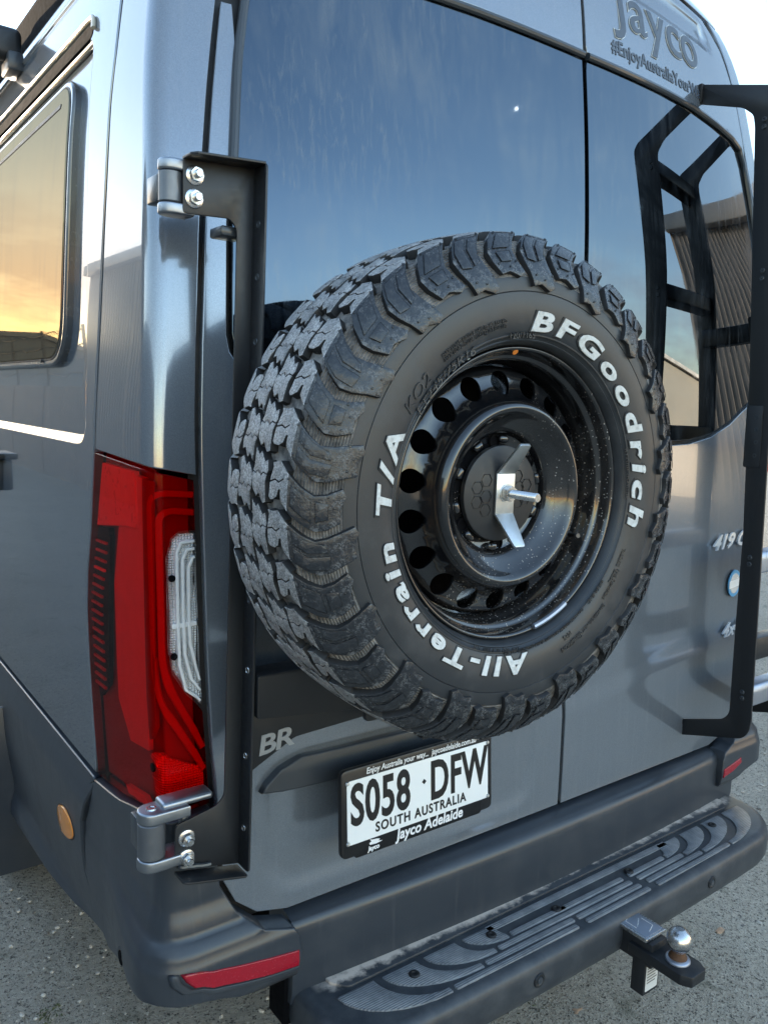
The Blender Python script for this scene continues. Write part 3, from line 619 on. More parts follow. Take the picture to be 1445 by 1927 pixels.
# side door latch housing at the picture edge
lt = bmesh.new(); add_box(lt, tuple(S(-2.155, 1.40, .012)), (.03, .10, .085), .006); bm_obj('latch_housing', lt, 'bumper_plastic', van)
box_obj('latch_cap', tuple(S(-2.135, 1.452, .016)), (.036, .13, .016), 'black_powdercoat', van, .003)
# awning case high on the roof side
aw = bmesh.new(); add_box(aw, (-.978, 2.55, 2.545), (.075, 2.60, .075), .022, 4); bm_obj('awning_case', aw, 'bumper_plastic', van)
box_obj('awning_end_cap', (-.975, 1.235, 2.545), (.085, .05, .085), 'black_powdercoat', van, .02, 4)
box_obj('awning_bracket', (-.955, 1.235, 2.495), (.04, .09, .05), 'bumper_plastic', van, .008)
# lower side cladding with wheel-arch flare
clad = [(-1.388, .834), (-3.4, .834), (-3.4, .40), (-2.396, .386), (-2.30, .381), (-1.833, .411), (-1.596, .438), (-1.46, .463), (-1.375, .478), (-1.412, .512), (-1.472, .588), (-1.4645, .711), (-1.383, .834)]
def clad_h(u, v): return .006+.016*smooth(v, .83, .76)-.020*smooth(v, .66, .42)+.016*smooth(v, .47, .415)
cl_o = patch_obj('side_cladding', clad[::-1], S, 'bumper_plastic', van, du=.04, dv=.02, depth=.03, inset=.005, dens=.015, h=clad_h)
mk0 = [(-1.6453, .6726), (-1.6639, .6331), (-1.6283, .6118), (-1.5491, .6259), (-1.5193, .652), (-1.5368, .681), (-1.583, .6949)]
mk = rnd(mk0, .03, 5)
mk_o = patch_obj('side_marker', mk, S, 'amber', cl_o, du=.02, dv=.01, inset=.003, depth=.01, h=lambda u, v: clad_h(u, v)+.006*max(0, 1-((u+1.59)/.08)**2))
patch_obj('marker_bezel', [(-1.59+(x+1.59)*1.07, .652+(y-.652)*1.09) for x, y in mk], S, 'black_seal', cl_o, du=.03, dv=.015, inset=.001, depth=.006, h=lambda u, v: clad_h(u, v)+.0012)
# mud flap and the rear wheel behind it
box_obj('mud_flap', (-.90, 1.20, .46), (.30, .012, .52), 'bumper_plastic', van, .004)
_p = [(.20, -.10), (.23, -.122), (.30, -.125), (.36, -.11), (.385, -.08), (.387, 0), (.385, .08), (.36, .11), (.30, .125), (.23, .122), (.20, .10)]
lathe_obj('rear_wheel', _p, 'sidewall_rubber', van, (-.885, 1.68, .387), (1, 0, 0), 64)
lathe_obj('rear_wheel', _p, 'sidewall_rubber', van, (.885, 1.68, .387), (1, 0, 0), 64)
box_obj('chassis', (0, 3.3, .52), (1.5, 6.2, .16), 'inner_black', van, .01)
# ---------------------------------------------------------------- tail lights
def make_light(s):
    T = lambda p: (p if s > 0 else mirror(p))
    outl = [(.9955, 1.4895), (1.064, 1.5085), (1.299, 1.5185), (1.336, 1.3608), (1.368, 1.2705), (1.381, 1.1916), (1.3825, 1.08), (1.384, .911), (1.380, .845), (1.225, .868), (1.09, .9015), (.985, .9125), (.9885, 1.07), (.9935, 1.31)]
    ul = [s*(1+.0085*i) for i in range(12)]
    hs = patch_obj('tail_light', T(outl), S, 'light_inner_dark', van, du=.03, dv=.04, ul=ul, depth=.02, inset=.002, h=lambda u, v: -.022)
    def piece(name, p, mat, off, **k): return patch_obj(name, T(p), S, mat, hs, du=k.pop('du', .03), dv=k.pop('dv', .03), ul=ul, depth=k.pop('depth', .01), inset=k.pop('inset', .0015), h=(lambda u, v: off) if not callable(off) else off, **k)
    # outer red lens with its clear window cut round
    red = [(.9955, 1.4895), (1.064, 1.5085), (1.299, 1.5185), (1.336, 1.3608), (1.368, 1.2705), (1.381, 1.1916), (1.3825, 1.08), (1.384, .911), (1.380, .845), (1.225, .868), (1.09, .9015), (.985, .9125), (.9885, 1.07), (.989, 1.083), (1.0135, 1.118), (1.0325, 1.158), (1.036, 1.20), (1.0355, 1.36), (1.030, 1.392), (1.019, 1.4035), (.9945, 1.4035)]
    piece('red_lens', red, 'lens_red', .0, inset=.003, depth=.016, dv=.03, dens=.012)
    clear = [(.9935, 1.3985), (1.0175, 1.3985), (1.0265, 1.389), (1.0315, 1.36), (1.032, 1.20), (1.0285, 1.161), (1.0105, 1.1235), (.989, 1.0935), (.9935, 1.31)]
    piece('clear_lens', clear, 'lens_clear', -.001, inset=.002, depth=.014)
    piece('reverse_lamp_bowl', [(x, y) for x, y in clear], 'prism', lambda u, v: -.010-.006*math.sin(max(0, min(1, (v-1.10)/.29))*2*math.pi)**2, dv=.01)
    piece('reverse_lamp_bar', [(.9935, 1.237), (1.031, 1.235), (1.031, 1.244), (.9935, 1.246)], 'lamp_white', -.0045, depth=.006)
    disc = lambda u, v, r, n, mat, off: patch_obj(n, [(s*(u+r*math.cos(2*math.pi*k/20)*.8), v+r*math.sin(2*math.pi*k/20)) for k in range(20)], S, mat, hs, du=.1, dv=.1, inset=.001, depth=.004, h=lambda a, b: off)
    disc(1.0285, 1.323, .006, 'lens_screw', 'inner_black', -.004); disc(1.0285, 1.187, .006, 'lens_screw', 'inner_black', -.004)
    def band(name, path, w, mat, off):
        pts = [Vector(q_) for q_ in path]; L, R_ = [], []
        for i, q_ in enumerate(pts):
            t = (pts[min(i+1, len(pts)-1)]-pts[max(i-1, 0)]); t = Vector((t.x*1.2, t.y)).normalized(); nn = Vector((-t.y, t.x)); L.append(tuple(q_+nn*w)); R_.append(tuple(q_-nn*w))
        return piece(name, L+R_[::-1], mat, off, depth=.008, inset=.0018, dv=.02, dens=.01)
    for zt, zb, ao in ((1.385, 1.110, 1.021), (1.372, 1.128, 1.013), (1.358, 1.146, 1.005)):
        band('lens_rib', [(.9945, zt), (ao-.006, zt-.002), (ao, zt-.018), (ao+.001, 1.26), (ao, zb+.06), (ao-.008, zb+.015), (.9905, zb-.008)], .0010, 'lamp_white', -.0035)
    # glowing-red reflector fields and the stacked light guides
    piece('side_reflector', [(1.105, 1.498), (1.275, 1.500), (1.318, 1.375), (1.165, 1.395), (1.10, 1.40)], 'light_inner_bright', -.006)
    piece('upright_guide', [(1.078, 1.49), (1.115, 1.492), (1.20, 1.40), (1.24, 1.28), (1.245, 1.05), (1.19, .985), (1.098, 1.00), (1.088, 1.1)], 'light_inner_grey', -.010)
    piece('upright_guide', [(1.046, 1.488), (1.074, 1.490), (1.084, 1.10), (1.080, 1.03), (1.06, 1.06), (1.052, 1.2)], 'light_inner_dark', -.006)
    for a0, zt, zb, zc in ((1.0425, 1.440, 1.045, 1.150), (1.0575, 1.470, 1.005, 1.130)):
        path = rnd([(.9945, zt-.006), (a0, zt), (a0+.001, zc), (.990, zb-.03)], [0, .030, .05, 0], 8)[1:-1]
        band('light_guide', [(.9945, zt-.006)]+path+[(.990, zb-.03)], .0056, 'light_guide_red', -.006)
    low = rnd([(.9905, .925), (1.068, .922), (1.082, .96), (1.086, 1.003), (1.052, 1.016), (.991, .978)], .008)
    piece('fog_lamp', low, 'prism', lambda u, v: -.008-.004*math.sin(v*220)*.2, dv=.008)
    disc(1.070, .985, .017, 'fog_bulb', 'light_chrome', -.004); disc(1.070, .985, .008, 'fog_bulb', 'inner_black', -.002)
    piece('lower_reflector', [(1.10, .895), (1.21, .874), (1.225, .886), (1.12, .906)], 'light_inner_grey', -.006)
    piece('louvre_field', [(1.255, 1.378), (1.318, 1.372), (1.358, 1.27), (1.372, 1.19), (1.372, 1.07), (1.355, 1.02), (1.30, 1.06), (1.285, 1.12), (1.275, 1.2), (1.25, 1.36)], 'inner_black', -.008)
    for k in range(17):
        z = 1.345-.0185*k; a1 = 1.322+.045*smooth(z, 1.36, 1.2); a0 = a1-.062
        piece('louvre', [(a0, z), (a1, z-.002), (a1, z+.003), (a0, z+.005)], 'light_guide_red' if k != 3 else 'light_inner_bright', -.0035, depth=.005, inset=.0008)
    return hs
tl = make_light(-1)
tag(tl, 'left red tail light with clear reversing window'); tr_ = None
patch_obj('tail_light', [(.9955, 1.4895), (1.064, 1.5085), (1.299, 1.5185), (1.381, 1.1916), (1.384, .845), (1.09, .9015), (.985, .9125)], S, 'lens_red_face', van, du=.04, dv=.06, depth=.02)
# ---------------------------------------------------------------- bumper
def bump_off(u, v):
    pts = [(.90, .004), (.80, .006), (.745, .010), (.70, .022), (.668, .044), (.638, .053), (.59, .0545), (.562, .050), (.54, .036), (.425, .0)]
    o = 0.
    for (z1, o1), (z0, o0) in zip(pts, pts[1:]):
        if z0 <= v <= z1: o = o0+(o1-o0)*smooth(v, z0, z1)
    if v < .425: o = -.01
    f = 1-.86*smooth(abs(u), 1.04, 1.36); return o*f+.004+.006*smooth(abs(u), 1.1, 1.3)
def make_bumper_corner(s):
    p = [(1.378, .838), (1.4605, .711), (1.468, .588), (1.398, .508), (1.338, .480), (1.2, .529), (1.0856, .572), (1.05, .588), (1.02, .577), (.966, .558), (.896, .548), (.834, .549), (.828, .60), (.832, .632), (.842, .653), (.905, .668), (.952, .706), (.978, .758), (.982, .85), (.985, .905), (1.09, .8945), (1.225, .861)]
    return patch_obj('bumper_corner', p if s > 0 else mirror(p), S, 'bumper_plastic', van, du=.02, dv=.012, ul=[s*(1+.0085*i) for i in range(12)], depth=.05, inset=.004, dens=.012, h=bump_off)
bc = make_bumper_corner(-1); bc_r = make_bumper_corner(1)
for s, b in ((-1, bc), (1, bc_r)):
    if s > 0: patch_obj('reflector', [(.836, .606), (.90, .614), (.95, .622), (.955, .606), (.90, .590), (.836, .580)], S, 'reflector_red', b, du=.03, dv=.01, depth=.006, inset=.002, h=lambda u, v: bump_off(u, v)+.0025, dens=.01); continue
    rp = [(.836, .6084), (.8976, .6156), (.9665, .6259), (1.0157, .6356), (1.0421, .6472), (1.040, .632), (1.0366, .6174), (1.0165, .604), (.9673, .5936), (.898, .5813), (.836, .5754)]
    patch_obj('reflector', rp if s > 0 else mirror(rp), S, 'reflector_red', b, du=.03, dv=.01, ul=[s*(1+.0085*i) for i in range(6)], depth=.006, inset=.002, h=lambda u, v: bump_off(u, v)+.0025, dens=.01)
    rb = [(.834, .5745), (.898, .5803), (.9673, .5926), (1.0165, .603), (1.0375, .6164), (1.0415, .632), (1.0425, .647), (1.047, .648), (1.046, .629), (1.042, .612), (1.019, .594), (.9673, .583), (.898, .5715), (.834, .566)]
    patch_obj('reflector_lip', rb if s > 0 else mirror(rb), S, 'garnish_plastic', b, du=.03, dv=.01, ul=[s*(1+.0085*i) for i in range(6)], depth=.006, inset=.002, h=lambda u, v: bump_off(u, v)+.0035, dens=.01)
disc_on('tow_eye_hole', -1.155, .588, .012, bump_off(-1.155, .588)+.0015, 'inner_black', bc, 1.2)
disc_on('tow_eye_rim', -1.160, .588, .016, bump_off(-1.160, .588)+.0005, 'bumper_plastic', bc, 1.2)
YC = lambda X: -.056+.050*X*X
def sweep(name, prof, xs, mat, parent, caps=True, yc=YC, angle=35):
    bm = bmesh.new(); rows = []
    for x in xs: rows.append([bm.verts.new((x, y+yc(x)+.056, z)) for y, z in prof])
    for a, b in zip(rows, rows[1:]):
        for i in range(len(a)-1): bm.faces.new((a[i], b[i], b[i+1], a[i+1]))
    if caps: bm.faces.new(rows[0]); bm.faces.new(rows[-1][::-1])
    return bm_obj(name, bm, mat, parent, True, angle)
xs_ = [-.772+1.528*i/40 for i in range(41)]
cbp = [(.04, .652), (-.005, .6515), (-.030, .6475), (-.043, .643), (-.050, .636), (-.0535, .627), (-.055, .615), (-.056, .57), (-.0565, .50), (-.05, .47), (.04, .47)]
cb = sweep('bumper_centre', cbp, xs_, 'bumper_plastic', van, True, angle=50)
# ---------------------------------------------------------------- rear step
ZS = .50
def step_outline(g=0., n=12):
    # plan outline of the step shrunk by g
    p = [(-.768+g, .02), (-.768+g, -.06)]
    for i in range(n+1):
        t = math.pi/2*i/n; p.append((-.768+.15+(-.15+g)*math.cos(t), -.085-(.135-g)*math.sin(t)))
    for i in range(1, 16): x = -.618+1.190*i/16; p.append((x, -.232+.012*min(1, (x/.66)**2)+g))
    for i in range(n+1):
        t = math.pi/2*(1-i/n); p.append((.752-.18+(.18-g)*math.cos(t), -.055-(.167-g)*math.sin(t)))
    p += [(.752-g, -.03), (.752-g, .02)]; return p
bm = bmesh.new(); rows = []
for g, z in ((.012, .405), (.002, .425), (0, .44), (0, .470), (.003, .484), (.009, .493), (.018, .4965), (.024, .4975)):
    rows.append([bm.verts.new((x, y, z)) for x, y in step_outline(g)])
for a, b in zip(rows, rows[1:]):
    for i in range(len(a)-1): bm.faces.new((a[i], a[i+1], b[i+1], b[i]))
bm.faces.new(rows[-1]); bm.faces.new(rows[0][::-1])
st = bm_obj('rear_step', bm, 'step_plastic', van, True, 50)
# raised inner board with a ridge
prism_obj('step_board', rnd([(-.700, -.045), (-.675, -.076), (.65, -.076), (.675, -.045), (.675, -.0), (-.700, .0)], [.004, .01, .01, .004, .002, .002]), (0, 0, ZS-.003), (1, 0, 0), (0, 1, 0), .007, 'step_plastic', st, .0025)
def ribbon(name, pts, parent, mat='grip_plastic', z=.4975, t=.0032):
    """closed raised grip pad from its plan outline"""
    return prism_obj(name, pts, (0, 0, z-.002), (1, 0, 0), (0, 1, 0), t+.002, mat, parent, .0012)
def yo(x): return .012*(x/.66)**2
for s in (-1, 1):
    for k in range(4):
        y0 = -.204+.0205*k; x1 = s*((.455-.055*k if k else .50)-(.03 if s > 0 else 0)); xa = s*.135
        w = .0135
        p = [(xa-s*.01*(k-1), y0), (x1, y0+yo(x1)), (x1, y0+w+yo(x1)), (xa-s*.01*(k-1), y0+w)]
        ribbon('grip_strip', rnd(p, .0055, 4), st)
        # curved finger that the strip runs into at the step's end
        if k < 4:
            xe = (.708 if s < 0 else .69)-.105*k; xi = xe-.085; r0 = .055
            pts = []
            for i in range(9):
                t = math.pi/2*i/8; pts.append((s*((abs(x1)+.01)+(xe-abs(x1)-.01)*math.sin(t)), y0+yo(x1)+(-.092-y0)*(1-math.cos(t))))
            inn = []
            for i in range(9):
                t = math.pi/2*(1-i/8); inn.append((s*((abs(x1)+.01)+(xi-abs(x1)-.01)*math.sin(t)), y0+w+yo(x1)+(-.092-y0-w)*(1-math.cos(t))))
            ribbon('grip_finger', pts+inn, st)
    # middle block of short strips
for k in range(4):
    y0 = -.204+.0205*k; ribbon('grip_strip', rnd([(-.115-.008*k, y0), (.115-.008*k, y0), (.115-.008*k, y0+.0135), (-.115-.008*k, y0+.0135)], .0055, 4), st)
ribbon('grip_strip', rnd([(-.325, -.1045), (.325, -.1045), (.325, -.086), (-.325, -.086)], .006, 4), st)
for x, y in ((-.545, -.118), (-.14, -.130), (.13, -.126), (.52, -.112), (-.33, -.115)):
    lathe_obj('step_screw', [(0, .0035), (.004, .0035), (.005, .006), (.0095, .006), (.0115, .004), (.0115, -.002), (0, -.002)], 'black_seal', st, (x, y, .4985), (0, 0, 1), 20)
for x in (-.30, .335):
    y = -.232+.012*(x/.66)**2
    lathe_obj('parking_sensor', [(0, .0015), (.008, .0015), (.010, .003), (.0145, .003), (.016, 0), (.016, -.004), (0, -.004)], 'black_powdercoat', st, (x, y-.0002, .455), (0, -1, 0), 24)
    lathe_obj('sensor_face', [(0, .004), (.007, .0035), (.008, .0), (0, 0)], 'dark_trim', st, (x, y-.0002, .455), (0, -1, 0), 20)
prism_obj('step_bracket', [(-.78, .42), (-.70, .42), (-.70, .55), (-.78, .55)], (0, .05, 0), (1, 0, 0), (0, 0, 1), .06, 'inner_black', van, .002)
# ---------------------------------------------------------------- number plate
PX0, PXW, PY, PZ = -.7062, .3860, -.0640, .9470     # outer frame: left, width, plane, top
tl_ = .080; pu = Vector((1, 0, 0)); pv = Vector((0, math.sin(tl_), math.cos(tl_)))   # up the plate
po = Vector((PX0, PY+.006, PZ))-pv*.175
fr_ = prism_obj('number_plate', rnd([(0, .005), (.03, .005), (.034, 0), (.352, 0), (.356, .005), (.386, .005), (.386, .175), (0, .175)], [.014, .001, .001, .001, .001, .014, .014, .014]), po, pu, pv, .013, 'plate_frame', van, .0025)
tag(fr_, 'number plate reading S058 DFW in a black dealer frame')
pn = pu.cross(pv)
prism_obj('plate_face', rnd([(.0125, .030), (.3735, .030), (.3735, .1535), (.0125, .1535)], .006), po+pn*.0105, pu, pv, .004, 'plate_white', fr_, .0008)
PP = lambda x, y, k=.0150: flat_place(po+pu*x+pv*y+pn*k, pu, pv)
text_obj('plate_characters', 'S058', .1105, PP(.0190, .068), 'plate_black', fr_, sx=.635, offset=.0028, extrude=.0006, space=1.06)
text_obj('plate_characters', 'DFW', .1105, PP(.2125, .068), 'plate_black', fr_, sx=.615, offset=.0028, extrude=.0006, space=1.06)
prism_obj('plate_characters', [(.1925, .109), (.198, .1035), (.2035, .109), (.198, .1145)], po+pn*.0144, pu, pv, .0008, 'plate_black', fr_, 0)
text_obj('plate_state_name', 'SOUTH AUSTRALIA', .0265, PP(.193, .0405), 'plate_black', fr_, sx=.88, offset=.0006, extrude=.0005, align='CENTER', space=1.18)
text_obj('frame_text', 'Enjoy Australia your way...  jaycoadelaide.com.au', .0168, PP(.199, .1585, .0132), 'print_white', fr_, sx=.85, offset=.00025, extrude=.0004, align='CENTER', shear=.15)
text_obj('frame_text', 'Jayco Adelaide', .0300, PP(.215, .0085, .0132), 'print_white', fr_, sx=.98, offset=.0007, extrude=.0004, align='CENTER', shear=.15)
text_obj('frame_text', 'Jayco', .0125, PP(.060, .0065, .0132), 'print_white', fr_, sx=1.0, offset=.0004, extrude=.0004, shear=.15)
prism_obj('frame_emblem', [(.064, .018), (.079, .0165), (.094, .0185), (.084, .0205), (.088, .0235), (.081, .0255), (.070, .0265), (.064, .0290), (.068, .0235), (.063, .0215)], po+pn*.0130, pu, pv, .0006, 'print_white', fr_, 0)
for x, y in ((.0135, .1505), (.0135, .034), (.3725, .1505), (.3725, .034)):
    lathe_obj('plate_screw', [(0, .003), (.003, .0025), (.0045, 0), (0, 0)], 'zinc', fr_, po+pu*x+pv*y+pn*.0145, pn, 14)

# ================================================================== SPARE WHEEL
WY = .0382
sw = thing('spare_wheel', 'spare wheel with chunky all terrain tyre and white raised letters on black steel rim', 'wheel', (-.628, -.395, 1.5), -WY)
# local frame: x right, z up, -y points out of the wheel; d = distance out of the rim plane
def WP(r, th, d): return Vector((r*math.cos(th), -d, r*math.sin(th)))
TOP = [(.3875, -.095), (.3870, -.065), (.3855, -.035), (.3838, -.018), (.3812, -.005), (.3640, .0085), (.3420, .0215), (.3230, .0300), (.3100, .0330), (.2700, .0345)]
tv = [0.]
for (r0, d0), (r1, d1) in zip(TOP, TOP[1:]): tv.append(tv[-1]+math.hypot(r1-r0, d1-d0))
_tr = lambda v: float(np.interp(v, tv, [p[0] for p in TOP])); _td = lambda v: float(np.interp(v, tv, [p[1] for p in TOP]))
VE = tv[4]        # tread edge
def tprof(v):
    a = abs(v); r = _tr(a); d = _td(a); e = 5e-4; dr = _tr(a+e)-_tr(max(0, a-e)); d2 = _td(a+e)-_td(max(0, a-e)); L = math.hypot(dr, d2)
    nr, nd = d2/L, -dr/L
    if v < 0: d = -.19-d; nd = -nd
    return r, d, nr, nd
RU = .370
def TF(u, v, off=0.):
    r, d, nr, nd = tprof(v); th = u/RU; return tuple(WP(r+nr*off, th, d+nd*off))
def depth_at(v):
    a = abs(v)
    return .0125-.0025*smooth(a, VE-.004, VE+.035)-.0028*smooth(a, VE+.04, VE+.075)
# carcass: groove floors, side walls, beads
vv = [-.150+.300*i/60 for i in range(61)]
prof = [(.219, -.186), (.226, -.197), (.245, -.213), (.275, -.219)]
for v_ in vv:
    r, d, nr, nd = tprof(v_*1.13); k = depth_at(v_*1.13); prof.append((r-nr*k, d-nd*k))
sidew = [(.2985, .0262), (.2975, .0262), (.2966, .0250), (.2958, .0262), (.285, .0275), (.270, .0275), (.255, .0255), (.243, .0225), (.2385, .0200), (.2375, .0208), (.2360, .0206), (.2352, .0188), (.231, .0150), (.2295, .0158), (.2280, .0145), (.2245, .0080), (.2222, .0010), (.2212, -.006)]
prof = [p for p in prof if not (p[1] > 0 and p[0] < .300)]+sidew
N = 240; vs, fs = [], []
for i in range(N):
    th = 2*math.pi*i/N
    for r, d in prof: vs.append(WP(r, th, d))
n_ = len(prof)
for i in range(N):
    j = (i+1) % N
    for k in range(n_-1): fs.append((i*n_+k, i*n_+k+1, j*n_+k+1, j*n_+k))
me = bpy.data.meshes.new('tyre'); me.from_pydata([tuple(p) for p in vs], [], fs); me.materials.append(M['sidewall_rubber']); me.materials.append(M['scoop_rubber']); me.shade_smooth(); me.set_sharp_from_angle(angle=math.radians(40))
for p in me.polygons:
    c = p.center; r = math.hypot(c.x, c.z)
    if r > .318 or -c.y < -.02: p.material_index = 1
tyre = link(bpy.data.objects.new('tyre', me), sw); tag(tyre, 'worn dusty black tyre with raised white letters')
# tread blocks: one mesh for each kind, turned round the tyre
DEG = math.pi/180*RU
g_v = [.040, .056, .070, VE-.006, VE+.016, VE+.034, VE+.050, VE+.072, VE+.090]
g_t = [0, .7, -.2, 1.5, 4.6, 6.3, 6.1, 4.4, 4.0]
gsp = lambda v: float(np.interp(v, g_v, g_t))
def block_mesh(name, polys, mats, inset=.0009):
    V, F, Nn, MI = [], [], [], []
    for poly, mi in polys:
        if mi > 1:      # raised pads and moulding nubs on a lug's side
            p_, f_, n2 = patch([(a*DEG, b) for a, b in poly], TF, du=.014, dv=.009, inset=.0006, depth=-.0002, dens=.012, h=lambda u, v: .0019 if mi == 2 else .0012)
            k = len(V); V += p_; F += [tuple(i+k for i in f) for f in f_]; MI += [1]*len(f_); continue
        cy = sum(p[1] for p in poly)/len(poly)
        p_, f_, n2 = patch([(a*DEG, b) for a, b in poly], TF, du=.012, dv=.007, inset=inset, depth=depth_at(cy)*.96 if abs(cy) < VE else .0105, flare=.0006, dens=.01,
                           vl=[VE, -VE, tv[5], tv[6], tv[7], -tv[5], -tv[6], -tv[7]])
        k = len(V); V += p_; F += [tuple(i+k for i in f) for f in f_]; Nn += n2; MI += [mi]*len(f_)
    me = bpy.data.meshes.new(name); me.from_pydata([tuple(map(float, p)) for p in V], [], F); me.update()
    for m_ in mats: me.materials.append(M[m_])
    me.shade_smooth(); me.set_sharp_from_angle(angle=math.radians(28))
    for p, mi in zip(me.polygons, MI):
        c = p.center
        p.material_index = 0 if -c.y < -.0045 and -c.y > -.1855 else 1
        rr = math.hypot(c.x, c.z)
        dd_ = -c.y; rad = Vector((c.x/rr, 0, c.z/rr)); k_ = min(1, max(0, (abs(dd_+.095)-.085)/.03)); outw = (rad*(1-k_*.75)+Vector((0, -1 if dd_ > -.095 else 1, 0))*k_).normalized()
        if p.normal.dot(outw) < .42: p.material_index = 2
    return me
def zig(t0, t1, v0, v1, n, amp):
    return [(t0+(t1-t0)*i/n, v0+(v1-v0)*i/n+(amp if i % 2 else -amp if i not in (0, n) else 0)) for i in range(n+1)]
def lug(front, long_):
    w0, w1 = 1.42, 1.15
    vt = VE+(.088 if long_ else .070); vi = .0475 if long_ else .0535
    vs1 = [vi, .060, .072, VE-.005, VE+.016, VE+.034, VE+.050, vt]
    hw = lambda v: w0+(w1-w0)*smooth(v, VE, VE+.07)
    L = [(gsp(v)+hw(v), v) for v in vs1]; R_ = [(gsp(v)+10-hw(v), v) for v in vs1]
    tip = [(gsp(vt)+3.0, vt+.0055), (gsp(vt)+6.2, vt-.003)]
    # a slit (sipe) runs in from the inner end, a notch from the groove side
    inner = [(gsp(vi)+8.0, vi-.0045), (gsp(vi)+5.25, vi-.003)]
    sl = [(5.25, vi+.010), (5.7, vi+.018), (5.0, vi+.027), (4.82, vi+.027), (5.48, vi+.018), (5.03, vi+.010)]
    inner2 = [(gsp(vi)+5.03, vi-.003), (gsp(vi)+2.2, vi+.003)]
    nt = [(gsp(.070)+10-hw(.07), .0685), (gsp(.07)+7.3, .0715), (gsp(.07)+7.1, .0755), (gsp(.075)+10-hw(.07), .0765)]
    Rr = R_[::-1]
    poly = L+tip+[p for p in Rr if p[1] > .0785]+nt[::-1]+[p for p in Rr if p[1] < .067]+inner+sl+inner2
    if not front: poly = [(-t, -v) for t, v in poly]
    return poly
def centre(front):
    a = [(0.0, .0035), (1.5, .0140), (.7, .0210), (2.6, .0330), (2.2, .0405)]
    top = [(4.3, .0440), (6.6, .0375)]
    b = [(x+8.15, v) for x, v in a][::-1]; bot = [(6.0, -.0005), (3.6, .0055)]
    # two halves split by a zigzag slit
    cut = zig(4.3, 4.9, 0, 0, 1, 0)
    c1 = [(4.85, .0022), (5.3, .0100), (4.5, .0165), (5.6, .0240), (4.9, .0310), (5.2, .0408)]
    c2 = [(t-.20, v) for t, v in c1]
    left = a+[(4.3, .0440)]+c2[::-1]+[(3.6, .0055)]
    right = [(p[0], p[1]) for p in c1]+[(6.6, .0375)]+b+[(6.0, -.0005)]
    # second slits across each half
    out = [left, right]
    if not front: out = [[(-t, -v) for t, v in p] for p in out]
    return out
def pads(front, long_):
    out = []; vt = VE+(.088 if long_ else .070)
    e = lambda v: (gsp(v)+1.95, gsp(v)+8.1)
    if long_:
        va, vb, vc = VE+.006, VE+.024, VE+.046
        out.append([(e(va)[0], va), (e(vb)[0], vb), (e(vc)[0]+.5, vc), (e(vc)[0]+2.2, vc+.004), (e(vb)[0]+2.6, vb), (e(va)[0]+2.5, va)])
        out.append([(e(va)[0]+3.3, va), (e(vb)[0]+3.4, vb), (e(vc)[0]+3.0, vc+.006), (e(vc)[1]-.3, vc+.002), (e(vb)[1], vb), (e(va)[1], va)])
    else:
        va, vb, vc = VE+.004, VE+.030, VE+.052
        out.append([(e(va)[0]+.9, va), (e(vb)[0]+.6, vb), (e(vb)[1]-.8, vb), (e(va)[1]-1.2, va)])
        out.append([(e(vb)[0]+.9, vb+.006), (e(vc)[0]+1.2, vc), (e(vc)[1]-1.6, vc), (e(vb)[1]-1.0, vb+.006)])
    res = [(p, 2) for p in out]
    for t, v in ((2.2, VE+.001), (7.6, VE+.002), (1.8, vt-.018), (4.8, vt-.010), (7.6, vt-.016), (8.3, VE+.03)):
        c = gsp(v)+t; res.append(([(c+.26*math.cos(math.pi/3*k), v+.0017*math.sin(math.pi/3*k)) for k in range(6)], 3))
    if not front: res = [([(-t, -v) for t, v in p], m_) for p, m_ in res]
    return res
kinds = [('shoulder_lug', block_mesh('shoulder_lug', [(lug(True, True), 1)]+pads(True, True), ('tread_rubber', 'lug_rubber', 'groove_rubber')), 20, 0),
         ('shoulder_lug', block_mesh('shoulder_lug', [(lug(True, False), 1)]+pads(True, False), ('tread_rubber', 'lug_rubber', 'groove_rubber')), 20, 10),
         ('shoulder_lug', block_mesh('shoulder_lug', [(lug(False, True), 1)], ('tread_rubber', 'lug_rubber', 'groove_rubber')), 20, 4),
         ('shoulder_lug', block_mesh('shoulder_lug', [(lug(False, False), 1)], ('tread_rubber', 'lug_rubber', 'groove_rubber')), 20, 14),
         ('tread_block', block_mesh('tread_block', [(p, 0) for p in centre(True)], ('tread_rubber', 'lug_rubber', 'groove_rubber')), 10, 0),
         ('tread_block', block_mesh('tread_block', [(p, 0) for p in centre(False)], ('tread_rubber', 'lug_rubber', 'groove_rubber')), 10, 3)]
for nm, me, step, ph in kinds:
    rs = random.Random(ph+step)
    for k in range(360//step):
        o = bpy.data.objects.new(nm, me); C.objects.link(o); o.parent = tyre; o.rotation_euler[1] = -math.radians(ph+step*k+rs.uniform(-.35, .35))
